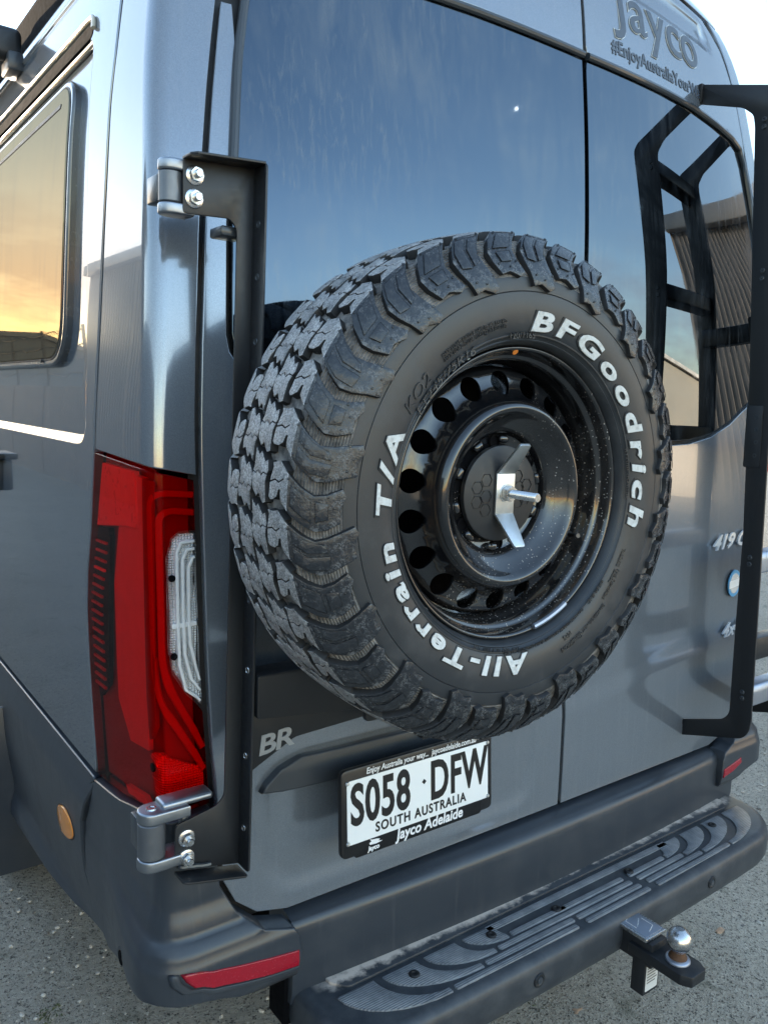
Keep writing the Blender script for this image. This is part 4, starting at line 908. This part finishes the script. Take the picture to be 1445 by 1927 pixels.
# raised lettering bent round the side wall, tops outward, reading clockwise
def side_d(r): return float(np.interp(r, [.2385, .243, .255, .270, .285, .2958], [.0200, .0225, .0255, .0275, .0275, .0262]))
def ring_place(r0, th0, off, rs=1.):
    def f(x, y, z):
        r = r0+y; th = th0-x/(r0+.012); return WP(r, th, side_d(r)+off+z)
    return f
def ring_words(s, size, r0, deg0, mat, off, sx, **k):
    # one object for each word, cut where the widest gaps lie
    vs, fs = text_geo(s, size, **k); n = len(s.split()); xs = sorted(v_[0] for v_ in vs); gaps = sorted([(b-a, (a+b)/2) for a, b in zip(xs, xs[1:])])[::-1][:n-1]; cuts = [-9]+sorted(g[1] for g in gaps)+[9]
    pl = ring_place(r0, math.radians(deg0), off)
    for lo, hi in zip(cuts, cuts[1:]):
        idx = {i: None for i, v_ in enumerate(vs) if lo < v_[0] < hi}
        for j, i in enumerate(idx): idx[i] = j
        mesh_obj('lettering', [pl(vs[i][0]*sx, vs[i][1], vs[i][2]) for i in idx], [tuple(idx[i] for i in f) for f in fs if f[0] in idx], mat, tyre)
def ring_text(s, size, r0, deg0, mat, off, **k): return text_obj(k.pop('name', 'lettering'), s, size, ring_place(r0, math.radians(deg0), off), mat, tyre, **k)
for txt, dg, span in (('BFGoodrich', 92.5, 104.0), ('All-Terrain T/A', -85.0, 117.0)):
    xs = [v_[0] for v_ in text_geo(txt, .0380, space=1.32, shear=.14)[0]]; sx_ = math.radians(span)*(.2425+.012)/(max(xs)-min(xs))
    ring_words(txt, .0380, .2430, dg+.25, 'groove_rubber', .0006, sx=sx_, offset=.0026, extrude=.0010, shear=.14, space=1.32)
    ring_words(txt, .0380, .2430, dg, 'white_rubber', .0014, sx=sx_, offset=.0013, extrude=.0012, shear=.14, space=1.32)
ring_text('LT245/75R16', .0165, .2295, 150, 'sidewall_rubber', .0016, name='embossed_text', sx=1.5, extrude=.0008, shear=.2)
ring_text('120/116S', .0125, .2315, 102, 'sidewall_rubber', .0016, name='embossed_text', sx=1.15, extrude=.0008)
ring_text('KO2', .024, .246, 152, 'sidewall_rubber', .0010, name='embossed_text', sx=1.3, extrude=.0008, shear=.2)
for dg, r0, s in ((131, .2560, 'MAX LOAD SINGLE 1400 kg AT 550 kPa'), (131, .2490, 'MAX LOAD DUAL 1250 kg AT 550 kPa'), (-22, .2470, 'TUBELESS   RADIAL'), (18, .2300, 'PLY 3 STEEL 2 POLYESTER'), (-30, .2520, 'BAJA CHAMPION'), (-37, .2330, 'WARNING'), (-52, .2340, 'DO NOT MOUNT ON LOW SIDED OR DAMAGED RIM'), (-44, .2600, 'DANGER DO NOT USE ON'), (-58, .2620, 'TRACTION'), (-62, .2470, 'M+S'), (-88, .2300, 'DOT  APLJ  DC II  K001  1124')):
    ring_text(s, .0085 if len(s) > 8 else .0115, r0, dg, 'sidewall_rubber', .0016, name='embossed_text', sx=.9, extrude=.0006)
# ---------------------------------------------------------------- rim
def rim_lathe(name, prof, mat, seg=120):
    vs, fs = [], []; n = len(prof)
    for i in range(seg):
        for r, d in prof: vs.append(WP(r, 2*math.pi*i/seg, d))
    for i in range(seg):
        j = (i+1) % seg
        for k in range(n-1): fs.append((i*n+k, i*n+k+1, j*n+k+1, j*n+k))
    bm = bmesh.new(); bv = [bm.verts.new(p) for p in vs]
    for f in fs: bm.faces.new([bv[i] for i in f])
    bmesh.ops.remove_doubles(bm, verts=bm.verts, dist=1e-6); return bm
def soft(prof, n=3):
    """Chaikin-smooth a profile, keeping the ends"""
    for _ in range(n):
        q_ = [prof[0]]
        for a, b in zip(prof, prof[1:]): q_ += [(a[0]*.75+b[0]*.25, a[1]*.75+b[1]*.25), (a[0]*.25+b[0]*.75, a[1]*.25+b[1]*.75)]
        prof = q_+[prof[-1]]
    return prof
lip = soft([(.2150, -.012), (.2190, -.004), (.2215, .0015), (.2195, .0048), (.2150, .0030), (.2115, -.008), (.2100, -.016), (.2040, -.0185), (.2015, -.024), (.2005, -.036), (.1975, -.044), (.1955, -.060), (.1945, -.085), (.1945, -.120)], 2)+[(.1945, -.185), (.200, -.19), (.215, -.185)]
rim = bm_obj('rim', rim_lathe('rim', lip, 'wheel_black'), 'wheel_black', sw, True, 50)
# disc: outer ring with 18 round holes
DISC = soft([(.1945, -.064), (.190, -.047), (.184, -.041), (.168, -.037), (.156, -.031), (.149, -.020), (.143, -.005), (.137, .0025), (.131, .0045), (.125, .0005), (.118, -.0085), (.108, -.017), (.0985, -.0235), (.093, -.030), (.090, -.040)], 2)
_dd = spl([p[0] for p in DISC[::-1]], [p[1] for p in DISC[::-1]])
RH, HR, NH = .1685, .0178, 18; r_in, r_out = .1465, .1940
vs, fs, V0 = [], [], []
K = 32
for s_ in range(NH):
    tc_ = math.radians(172.4)+2*math.pi*s_/NH; hw = math.pi/NH; base = len(vs)
    def mp2(x, y): # x along arc (radians*RH), y radial offset
        r = RH+y; return WP(r, tc_+x/RH, _dd(r))
    X = hw*RH; ring_out = []
    for k in range(K):
        a = 2*math.pi*k/K; cx, cy = math.cos(a), math.sin(a); ylim = (r_out-RH) if cy > 0 else (RH-r_in)
        t = min(X/abs(cx) if abs(cx) > 1e-6 else 9, ylim/abs(cy) if abs(cy) > 1e-6 else 9); ring_out.append((cx*t, cy*t))
    # snap four ring points to the sector corners
    for qx, qy in ((X, r_out-RH), (-X, r_out-RH), (-X, r_in-RH), (X, r_in-RH)):
        i = min(range(K), key=lambda i: (ring_out[i][0]-qx)**2+(ring_out[i][1]-qy)**2); ring_out[i] = (qx, qy)
    rings = []
    for f in (1., .62, .3, .08, 0.):
        rings.append([(HR*math.cos(2*math.pi*k/K)*(1-f)+ring_out[k][0]*f, HR*math.sin(2*math.pi*k/K)*(1-f)+ring_out[k][1]*f) for k in range(K)])
    for ri, rg in enumerate(rings):
        for x, y in rg: vs.append(mp2(x, y))
    for x, y in rings[-1]:
        p = mp2(x*.985, y*.985); vs.append(p+Vector((0, .0012, 0)))
    for x, y in rings[-1]:
        p = mp2(x*.985, y*.985); vs.append(p+Vector((0, .0055, 0)))
    for a in range(len(rings)+1):
        for k in range(K): fs.append((base+a*K+k, base+a*K+(k+1) % K, base+(a+1)*K+(k+1) % K, base+(a+1)*K+k))
bm = bmesh.new(); bv = [bm.verts.new(p) for p in vs]
for f in fs: bm.faces.new([bv[i] for i in f])
bmesh.ops.remove_doubles(bm, verts=bm.verts, dist=2e-5)
disc_o = bm_obj('wheel_disc', bm, 'wheel_black', sw, True, 50)
inner = [p for p in DISC if p[0] < .1464]; inner = [(.1465, _dd(.1465))]+inner+[(.086, -.0425), (.030, -.0425)]
bm_obj('dome', rim_lathe('dome', inner, 'wheel_black'), 'wheel_black', disc_o, True, 40)
for k in range(10):   # pressed bosses round the hub
    a = math.radians(36*k+14); c = WP(.0835, a, -.038)
    bm = bmesh.new(); add_box(bm, (0, 0, 0), (.019, .012, .012), .0052, 4); bmesh.ops.rotate(bm, cent=(0, 0, 0), matrix=Matrix.Rotation(-a+math.pi/2, 3, 'Y'), verts=bm.verts); bmesh.ops.translate(bm, vec=c, verts=bm.verts); bm_obj('hub_boss', bm, 'wheel_black', disc_o)
for k in range(6):
    c = WP(.0800, math.radians(60*k+96), -.0415); lathe_obj('stud_hole', [(0, 0), (.0085, 0), (.0085, .003), (.0105, .003), (.0115, 0)], 'inner_black', disc_o, c, (0, -1, 0), 20)
vc = WP(.186, math.radians(-24.5), -.046)
val = lathe_obj('valve', soft([(0, .034), (.0042, .034), (.0042, .026), (.0036, .0255), (.0036, .012), (.0068, .010), (.0085, 0), (0, 0)], 1), 'black_seal', rim, vc, (-.3, -.95, .12), 16)
lathe_obj('valve_cap', [(0, .0385), (.0036, .0385), (.0044, .037), (.0044, .031), (0, .031)], 'dark_trim', rim, vc, (-.3, -.95, .12), 16)
# orange paint dot and wheel weight on the lip
lathe_obj('paint_dot', [(0, .0008), (.0042, .0006), (.0048, 0), (0, 0)], 'orange_paint', rim, WP(.2125, math.radians(93.6), -.0035)+Vector((0, -.003, 0)), (0, -.8, -.6), 16)
bm = bmesh.new(); tube_bm(bm, [WP(.2155, math.radians(-56-1.1*i), .0052) for i in range(19)], .0048, 8); bm_obj('wheel_weight', bm, 'rung_alloy', rim)
# hub cover plate, clamp strap, nut and threaded stud
HP = -.028
hub = lathe_obj('hub_plate', [(0, .0), (.0712, 0), (.0735, -.0012), (.0740, -.004), (.0740, -.009), (0, -.009)], 'hub_plate_black', sw, (0, -HP, 0), (0, -1, 0), 64)
for hx, hz in ((-.049, .010), (-.031, .021), (-.049, -.012), (-.031, -.025), (-.031, -.004), (.036, .008), (.036, -.014), (.052, .012), (.050, -.010), (.032, .026)):
    bm = bmesh.new(); pts = [Vector((hx+.0105*math.cos(math.radians(60*k)), -HP-.0004, hz+.0105*math.sin(math.radians(60*k)))) for k in range(7)]
    tube_bm(bm, pts, .0007, 5); bm_obj('hexagon_emboss', bm, 'plate_black', hub)
th_ = .0042
# folded strap: flat middle, wings bent outwards
midp = prism_obj('clamp_strap', [(-.0185, -.032), (.0185, -.032), (.0185, .032), (-.0185, .032)], (.004, -HP-.001, .0), (1, 0, 0), (0, 0, 1), th_, 'zinc', sw, .0006)
for sg in (1, -1):
    ang = math.radians(38); u_ = Vector((0, -math.sin(ang), sg*math.cos(ang))); x_ = Vector((sg, 0, 0))
    prism_obj('strap_wing', rnd([(-.0185, 0), (.0185, 0), (.0105+.003, .060), (-.0105+.003, .060)] if sg > 0 else [(-.0185, 0), (.0185, 0), (.0105-.003, .060), (-.0105-.003, .060)], [.0, .0, .004, .004]), Vector((.004, -HP-.001, sg*.032)), x_, u_, th_, 'zinc', midp, .0006)
lathe_obj('washer', [(.006, .0018), (.0135, .0018), (.0140, .0012), (.0140, 0), (.006, 0)], 'zinc', sw, (.006, -HP-.0052, .001), (0, -1, 0), 24)
bm = bmesh.new(); add = bmesh.ops.create_cone(bm, cap_ends=True, segments=6, radius1=.0125, radius2=.0125, depth=.011); bmesh.ops.bevel(bm, geom=bm.edges[:], offset=.0009, segments=2, affect='EDGES')
bmesh.ops.rotate(bm, cent=(0, 0, 0), matrix=Matrix.Rotation(math.pi/2, 3, 'X'), verts=bm.verts); bmesh.ops.translate(bm, vec=(.006, -HP-.0125, .001), verts=bm.verts); bm_obj('nut', bm, 'bright_steel', sw, True, 20)
thr = [(0, .068), (.0058, .068)]
for i in range(32): thr += [(.0068, .0672-.0018*i), (.0060, .0663-.0018*i)]
lathe_obj('threaded_stud', thr[:2]+thr[2:]+[(0, .0)], 'bright_steel', sw, (.006, -HP-.004, .001), (0, -1, 0), 20, 10)

# ================================================================== WHEEL CARRIER
ca = thing('wheel_carrier', 'black folded steel carrier frame hinged to the left rear door', 'carrier', (-.9, -.06, .78))
def cp(*p): return Vector(p)-Vector((-.9, -.06, .78))
YW = -.052; TK = .004
# the folded tray: upper arm, post, lower arm cut from one plate, flanges along top, right side and bottom
out = [(-1.021, .851), (-.9055, .826), (-.8935, 1.993), (-1.012, 1.985), (-1.012, 1.901), (-.936, 1.905), (-.923, 1.892), (-.9335, .958), (-.947, .944), (-1.021, .929)]
post = prism_obj('post_plate', rnd(out, [.010, .004, .004, .008, .008, .006, .016, .012, .014, .010], 4), cp(0, YW, 0), (1, 0, 0), (0, 0, 1), TK, 'black_powdercoat', ca, .0008)
prism_obj('side_flange', rnd([(0, 0), (.042, .001), (.042, 1.163), (0, 1.167)], [.002, .008, .010, .002]), cp(-.9055+.003, YW, .826), (0, -1, 0), (.0103, 0, 1), .004, 'black_powdercoat', ca, .0008)
prism_obj('top_flange', rnd([(-1.012, 0), (-.8935, 0), (-.8935, .040), (-1.004, .040), (-1.012, .030)], .001), cp(0, YW, 2.0513), (1, 0, .0675), (0, -1, 0), .004, 'black_powdercoat', ca, .0008)
prism_obj('bottom_flange', rnd([(-1.021, 0), (-.9055, 0), (-.9055, .042), (-1.021, .042)], [.001, .001, .006, .012]), cp(0, YW, .6265), (1, 0, -.2165), (0, -1, 0), .004, 'black_powdercoat', ca, .0008)
bm = bmesh.new(); rs = random.Random(2)
tube_bm(bm, [cp(-1.016+.008*i, YW-.007-.001*rs.random(), .855-.00173*i+.002*rs.random()) for i in range(8)], .0042, 8); bm_obj('weld_bead', bm, 'dark_trim', ca)
for z in (1.03, .90, 1.18, 1.30, 1.42, 1.62, 1.72, 1.82, 1.90):
    lathe_obj('hole', [(0, .0004), (.0042, .0004), (.0052, .0012), (.0060, .0004), (.0060, 0)], 'bright_steel' if z < 1.2 else 'dark_trim', ca, cp(-.9065+.0103*(z-.826), YW-.022, z), (-1, 0, 0), 14)
def bolt(parent, c, mats=('bright_steel', 'bright_steel')):
    b = lathe_obj('bolt', [(.0, .004), (.0105, .0035), (.0140, .0020), (.0148, 0), (0, 0)], mats[0], parent, c, (0, -1, 0), 28)
    bm = bmesh.new(); bmesh.ops.create_cone(bm, cap_ends=True, segments=6, radius1=.0108, radius2=.0108, depth=.009); bmesh.ops.bevel(bm, geom=bm.edges[:], offset=.0008, segments=2, affect='EDGES')
    bmesh.ops.rotate(bm, cent=(0, 0, 0), matrix=Matrix.Rotation(math.pi/2, 3, 'X') @ Matrix.Rotation(random.uniform(0, 1), 3, 'Z'), verts=bm.verts); bmesh.ops.translate(bm, vec=c+Vector((0, -.008, 0)), verts=bm.verts); bm_obj('nut', bm, mats[0], b, True, 20)
    lathe_obj('stud_end', [(0, .020), (.0052, .020), (.0064, .0185), (.0064, .0), (0, 0)], mats[1], b, c, (0, -1, 0), 18)
for x, z in ((-.994, 1.958), (-.995, 1.9245), (-1.002, .903), (-1.002, .868)): bolt(ca, cp(x, YW-TK, z))
# hinges: cast fork whose two lugs hold a barrel
def fork(z0, z1, lug_h, br, xb, xr, deep):
    bm = bmesh.new(); yb = YW+.016
    add_box(bm, cp((xr-1.004)/2, YW+.0125, (z0+z1)/2), (abs(xr+1.004)+.004, .017, z1-z0), .004, 3)
    for zc, hh in ((z0+lug_h/2, lug_h), (z1-lug_h/2, lug_h)):
        pts = [(xr, yb-deep), (xb, yb-deep)]+[(xb-deep*math.sin(math.pi*i/10), yb-deep*math.cos(math.pi*i/10)) for i in range(1, 10)]+[(xb, yb+deep), (xr, yb+deep)]
        lo = [bm.verts.new(cp(x, y, zc-hh/2)) for x, y in pts]; f = bm.faces.new(lo); g = bmesh.ops.extrude_face_region(bm, geom=[f]); nv = [e for e in g['geom'] if isinstance(e, bmesh.types.BMVert)]
        bmesh.ops.translate(bm, vec=(0, 0, hh), verts=nv); es = [e for v_ in nv+lo for e in v_.link_edges if abs(e.verts[0].co.z-e.verts[1].co.z) < 1e-6]
        bmesh.ops.bevel(bm, geom=list(set(es)), offset=.0035, segments=3, affect='EDGES', profile=.5)
    h_ = bm_obj('hinge', bm, 'hinge_alloy', ca, True, 45)
    cyl_obj('barrel', cp(xb, yb, z0+lug_h+.0008), cp(xb, yb, z1-lug_h-.0008), br, 'hinge_barrel', h_, 32, .0015)
    box_obj('hinge_base', cp(xb-.002, yb+.030, (z0+z1)/2), (.030, .045, (z1-z0)-2*lug_h-.006), 'dark_trim', h_, .003)
    lathe_obj('pin_cap', [(0, .0010), (.0045, .0010), (.0055, .0022), (.0080, .0022), (.0092, 0), (0, -.002)], 'bright_steel', h_, cp(xb, yb, z1), (0, 0, 1), 24)
    return h_
fork(1.899, 1.979, .017, .0175, -1.024, -.992, .0185)
box_obj('hinge_plate', cp(-.922, YW+.030, 1.889), (.045, .045, .016), 'dark_trim', ca, .004)
fork(.858, .960, .020, .0225, -1.054, -.996, .0235)
box_obj('hinge_arm', cp(-.995, YW+.022, .9615), (.09, .038, .013), 'hinge_alloy', ca, .006, 3)
# arm across the door to the wheel and its gusset with the pressed maker's mark
arm = prism_obj('arm', rnd([(0, 1.100), (.62, 1.030), (.62, 1.175), (0, 1.175)], .006), cp(-.8955, YW+.004, 0), (1, 0, 0), (0, 0, 1), .050, 'black_powdercoat', ca, .002)
gus = prism_obj('gusset', rnd([(-.8945, .995), (-.805, 1.040), (-.60, 1.050), (-.42, 1.02), (-.42, 1.115), (-.8945, 1.115)], .006), cp(0, -.066, 0), (1, 0, 0), (0, 0, 1), .004, 'black_powdercoat', ca, .001)
text_obj('maker_mark', 'BR', .050, flat_place(cp(-.8800, -.0705, 1.022), (1, 0, .10), (.12, 0, 1)), 'mark_grey', gus, sx=1.25, offset=.0012, extrude=.0012, space=.92)
cyl_obj('mount_plate', cp(-.628, -.225, 1.5), cp(-.628, -.235, 1.5), .1935, 'inner_black', ca, 64)  # hidden mount plate widened to fill the rim and blackened so holes stay dark
cyl_obj('hub_tube', cp(-.628, -.06, 1.5), cp(-.628, -.36, 1.5), .045, 'black_powdercoat', ca, 32)
prism_obj('upright', rnd([(-.69, 1.06), (-.566, 1.06), (-.566, 1.60), (-.69, 1.60)], .01), cp(0, -.11, 0), (1, 0, 0), (0, 0, 1), .012, 'black_powdercoat', ca, .002)
prism_obj('brace', rnd([(-.89, 1.46), (-.56, 1.46), (-.56, 1.54), (-.89, 1.54)], .004), cp(0, -.056, 0), (1, 0, 0), (0, 0, 1), .045, 'black_powdercoat', ca, .002)
prism_obj('lower_cradle', rnd([(-.56, 1.0), (-.44, 1.0), (-.44, 1.10), (-.56, 1.10)], .004), cp(0, -.11, 0), (1, 0, 0), (0, 0, 1), .02, 'black_powdercoat', ca, .002)

# ================================================================== LADDER
LX = .512
la = thing('rear_ladder', 'tall black bolted steel ladder standing off the right rear door', 'ladder', (LX, 0, .74))
def lp(*p): return Vector(p)-Vector((LX, 0, .74))
strg = [(.120, 2.507), (-.115, 2.443), (-.134, 2.425), (-.138, 2.39), (-.196, .835), (-.192, .800), (-.176, .778), (.008, .724), (.008, .770), (-.117, .813), (-.134, .835), (-.128, 1.07), (-.124, 1.331), (-.100, 1.745), (-.052, 2.36), (-.045, 2.39), (-.014, 2.415), (.112, 2.455)]
def make_stringer(x, xb):
    s = prism_obj('stringer', rnd(strg, [.002, .02, .01, .01, .01, .015, .02, .004, .004, .012, .012, .01, .01, .01, .01, .01, .012, .002], 4), lp(x, 0, 0), (0, 1, 0), (0, 0, 1), .006, 'black_powdercoat', la, .001)
    for y, z in ((.113, 2.481), (.008, .747)): box_obj('foot', lp(x+.003, y-.002, z), (.018, .012, .05), 'black_seal', la, .003)
    return s
make_stringer(LX, 1); make_stringer(LX+.335, -1)
def ly(z): return float(np.interp(z, [.84, 1.07, 1.331, 1.745, 2.36], [-.165, -.161, -.152, -.134, -.093]))
for z in (2.362, 1.990, 1.257, .897, 1.58):
    y = ly(z); rg = prism_obj('rung', rnd([(-.024, -.030), (.024, -.022), (.024, .026), (-.018, .026), (-.024, .012)], .006), lp(LX+.006, y, z), (0, 1, 0), (0, 0, 1), .329, 'rung_alloy' if z < 1.3 else 'black_powdercoat', la, .001)  # upper rungs coloured black for their backlit shade; lower ones plain alloy
for y, z in ((-.071, 2.371), (-.072, 2.353), (-.104, 1.999), (-.104, 1.979), (-.127, 1.63), (-.129, 1.599), (-.131, 1.566), (-.131, 1.532), (-.144, 1.266), (-.144, 1.248), (-.159, .905), (-.160, .888)):
    b = lathe_obj('bolt', [(0, .0018), (.0020, .0018), (.0028, .0040), (.0052, .0040), (.0062, .0022), (.0066, 0), (0, 0)], 'dark_trim', la, lp(LX, y-.006, z), (-1, 0, 0), 18)
prism_obj('joint_plate', rnd([(-.152, 1.50), (-.108, 1.50), (-.104, 1.66), (-.148, 1.66)], .006), lp(LX-.0035, 0, 0), (0, 1, 0), (0, 0, 1), .0033, 'black_powdercoat', la, .0006)
box_obj('stand_off', lp(LX+.335, -.045, 1.885), (.05, .17, .055), 'black_powdercoat', la, .004)
box_obj('stand_off_foot', lp(LX+.335, .040, 1.885), (.075, .012, .085), 'black_seal', la, .004)
prism_obj('diagonal_brace', [(-.16, .98), (-.12, .98), (-.12, 1.04), (-.16, 1.04)], lp(LX+.02, 0, 0), (0, 1, 0), (0, 0, 1), .30, 'black_powdercoat', la, .002)

# ================================================================== TOW HITCH
HX = .0
th = thing('tow_hitch', 'black tow hitch with chrome ball poking out below the rear step', 'tow bar', (HX, -.2, .40))
def hp(x, y, z): return Vector((x, y+.2, z-.378))
box_obj('receiver', hp(0, .02, .415), (.064, .36, .064), 'black_powdercoat', th, .005)
box_obj('shank', hp(0, -.225, .420), (.055, .17, .058), 'black_powdercoat', th, .004)
prism_obj('drop_plate', rnd([(-.028, .318), (.028, .318), (.028, .41), (-.028, .41)], .003), hp(0, -.262, 0), (1, 0, 0), (0, 0, 1), .034, 'black_powdercoat', th, .002)
tg = prism_obj('tongue', rnd([(-.0375, -.255), (-.0375, -.386), (-.024, -.408), (.024, -.408), (.0375, -.386), (.0375, -.255)], .003), hp(0, 0, .4085), (1, 0, 0), (0, 1, 0), .024, 'black_powdercoat', th, .002)
cv = prism_obj('hitch_cover', rnd([(-.036, -.300), (.036, -.300), (.036, -.206), (-.036, -.206)], .004), hp(0, 0, .4515), (1, 0, 0), (0, 1, 0), .009, 'bright_steel', th, .002)
prism_obj('cover_face', rnd([(-.030, -.294), (.030, -.294), (.030, -.212), (-.030, -.212)], .003), hp(0, 0, .4600), (1, 0, 0), (0, 1, 0), .0012, 'rung_alloy', cv, .0003)
for pts in ([(-.020, -.262), (-.020, -.232), (.006, -.222)], [(.020, -.245), (.020, -.275), (-.006, -.285)]):
    bm = bmesh.new(); tube_bm(bm, [hp(x, y, .4613) for x, y in pts], .0008, 5); bm_obj('engraved_line', bm, 'print_white', cv)
for i in range(6):
    lathe_obj('engraved_dot', [(0, .0006), (.0011, .0005), (.0012, 0)], 'print_white', cv, hp(-.012+.0048*i, -.258+.003*i, .4612), (0, 0, 1), 8)
bx_, by_ = 0, -.355
lathe_obj('ball_washer', soft([(0, .009), (.018, .009), (.0245, .007), (.027, .004), (.027, 0), (0, 0)], 1), 'rung_alloy', th, hp(bx_, by_, .4325), (0, 0, 1), 40)
lathe_obj('ball_neck', [(.0200, 0), (.0190, .003), (.0150, .009), (.0145, .024)], 'rust', th, hp(bx_, by_, .4410), (0, 0, 1), 32)
pr = [(.0140, -.006)]+[(.0275*math.sin(a), .0205-.0275*math.cos(a)) for a in [math.radians(34+6*i) for i in range(22)]]+[(.0115, .0455), (0, .0459)]
lathe_obj('tow_ball', pr, 'bright_steel', th, hp(bx_, by_, .4600), (0, 0, 1), 48, 25)
lathe_obj('ball_nut', [(0, -.030), (.011, -.030), (.0125, -.027), (.0125, -.010), (.019, -.010), (.019, 0), (0, 0)], 'zinc', th, hp(bx_, by_, .4085), (0, 0, 1), 12)
prism_obj('rating_label', rnd([(-.022, .326), (.022, .326), (.022, .402), (-.022, .402)], .004), hp(0, -.2962, 0), (1, 0, 0), (0, 0, 1), .0006, 'label_white', th, 0.)
prism_obj('rating_print', [(-.010, .388), (.010, .388), (.006, .396), (-.006, .396)], hp(0, -.2970, 0), (1, 0, 0), (0, 0, 1), .0003, 'plate_black', th, 0.)
for i in range(6): prism_obj('rating_print', [(-.018, .380-.007*i), (.018-.006*(i % 2), .380-.007*i), (.018-.006*(i % 2), .3825-.007*i), (-.018, .3825-.007*i)], hp(0, -.2970, 0), (1, 0, 0), (0, 0, 1), .0003, 'wire_steel', th, 0.)
cyl_obj('hitch_pin', hp(-.10, -.165, .408), hp(.07, -.165, .408), .0085, 'zinc', th, 20, .002)
cp_ = prism_obj('chain_plate', rnd([(-.14, .05), (-.155, -.11), (-.05, -.14), (-.03, .05)], .012), hp(0, 0, .372), (1, 0, 0), (0, 1, 0), .008, 'black_powdercoat', th, .002)
lathe_obj('shackle_hole', [(.010, .0012), (.014, .0012), (.015, 0)], 'zinc', cp_, hp(-.11, -.095, .380), (0, 0, 1), 20)

# ================================================================== SMALL THINGS ON THE GROUND
def weed(x, y, n, seed, r=.05):
    rs = random.Random(seed); vs, fs = [], []
    for _ in range(n):
        a = rs.uniform(0, 6.28); d = r*rs.random()**.6; px, py = x+d*math.cos(a), y+d*math.sin(a); b = rs.uniform(0, 6.28); L = rs.uniform(.004, .011); w = L*.35; k = len(vs); t = rs.uniform(.2, .9)
        vs += [(px-w*math.sin(b), py+w*math.cos(b), .004), (px+w*math.sin(b), py-w*math.cos(b), .004), (px+L*math.cos(b)*t, py+L*math.sin(b)*t, .005+L*(1-t)), (px+L*1.5*math.cos(b), py+L*1.5*math.sin(b), .004+L*.4)]; fs += [(k, k+1, k+2), (k+1, k+3, k+2)]
    return vs, fs
for i, (x, y, lab) in enumerate(((-1.012, .797, 'small green weed tuft in the concrete at the lower left'), (.06, .12, 'low sparse weed patch under the step beside the tow hitch'))):
    vs, fs = weed(x, y, (46, 26)[i], 20+i, (.035, .05)[i]); tag(mesh_obj('weed', vs, fs, 'weed_green'), lab, 'weed')
for i, (x, y, a, lab) in enumerate(((.818, -.005, .4, 'pale dry leaf lying on the concrete right of the tow ball'), (.16, .02, 1.3, 'small dry leaf on the ground just below the step'))):
    vs = [(x+.022*math.cos(a+t)*(1 if k % 2 == 0 else .9), y+.011*math.sin(a+t), .006+.003*math.sin(3*t)) for k, t in enumerate([6.283*j/12 for j in range(12)])]
    vs.append((x, y, .012)); fs = [(j, (j+1) % 12, 12) for j in range(12)]
    tag(mesh_obj('dry_leaf', vs, fs, 'dry_leaf', None, True), lab, 'leaf')
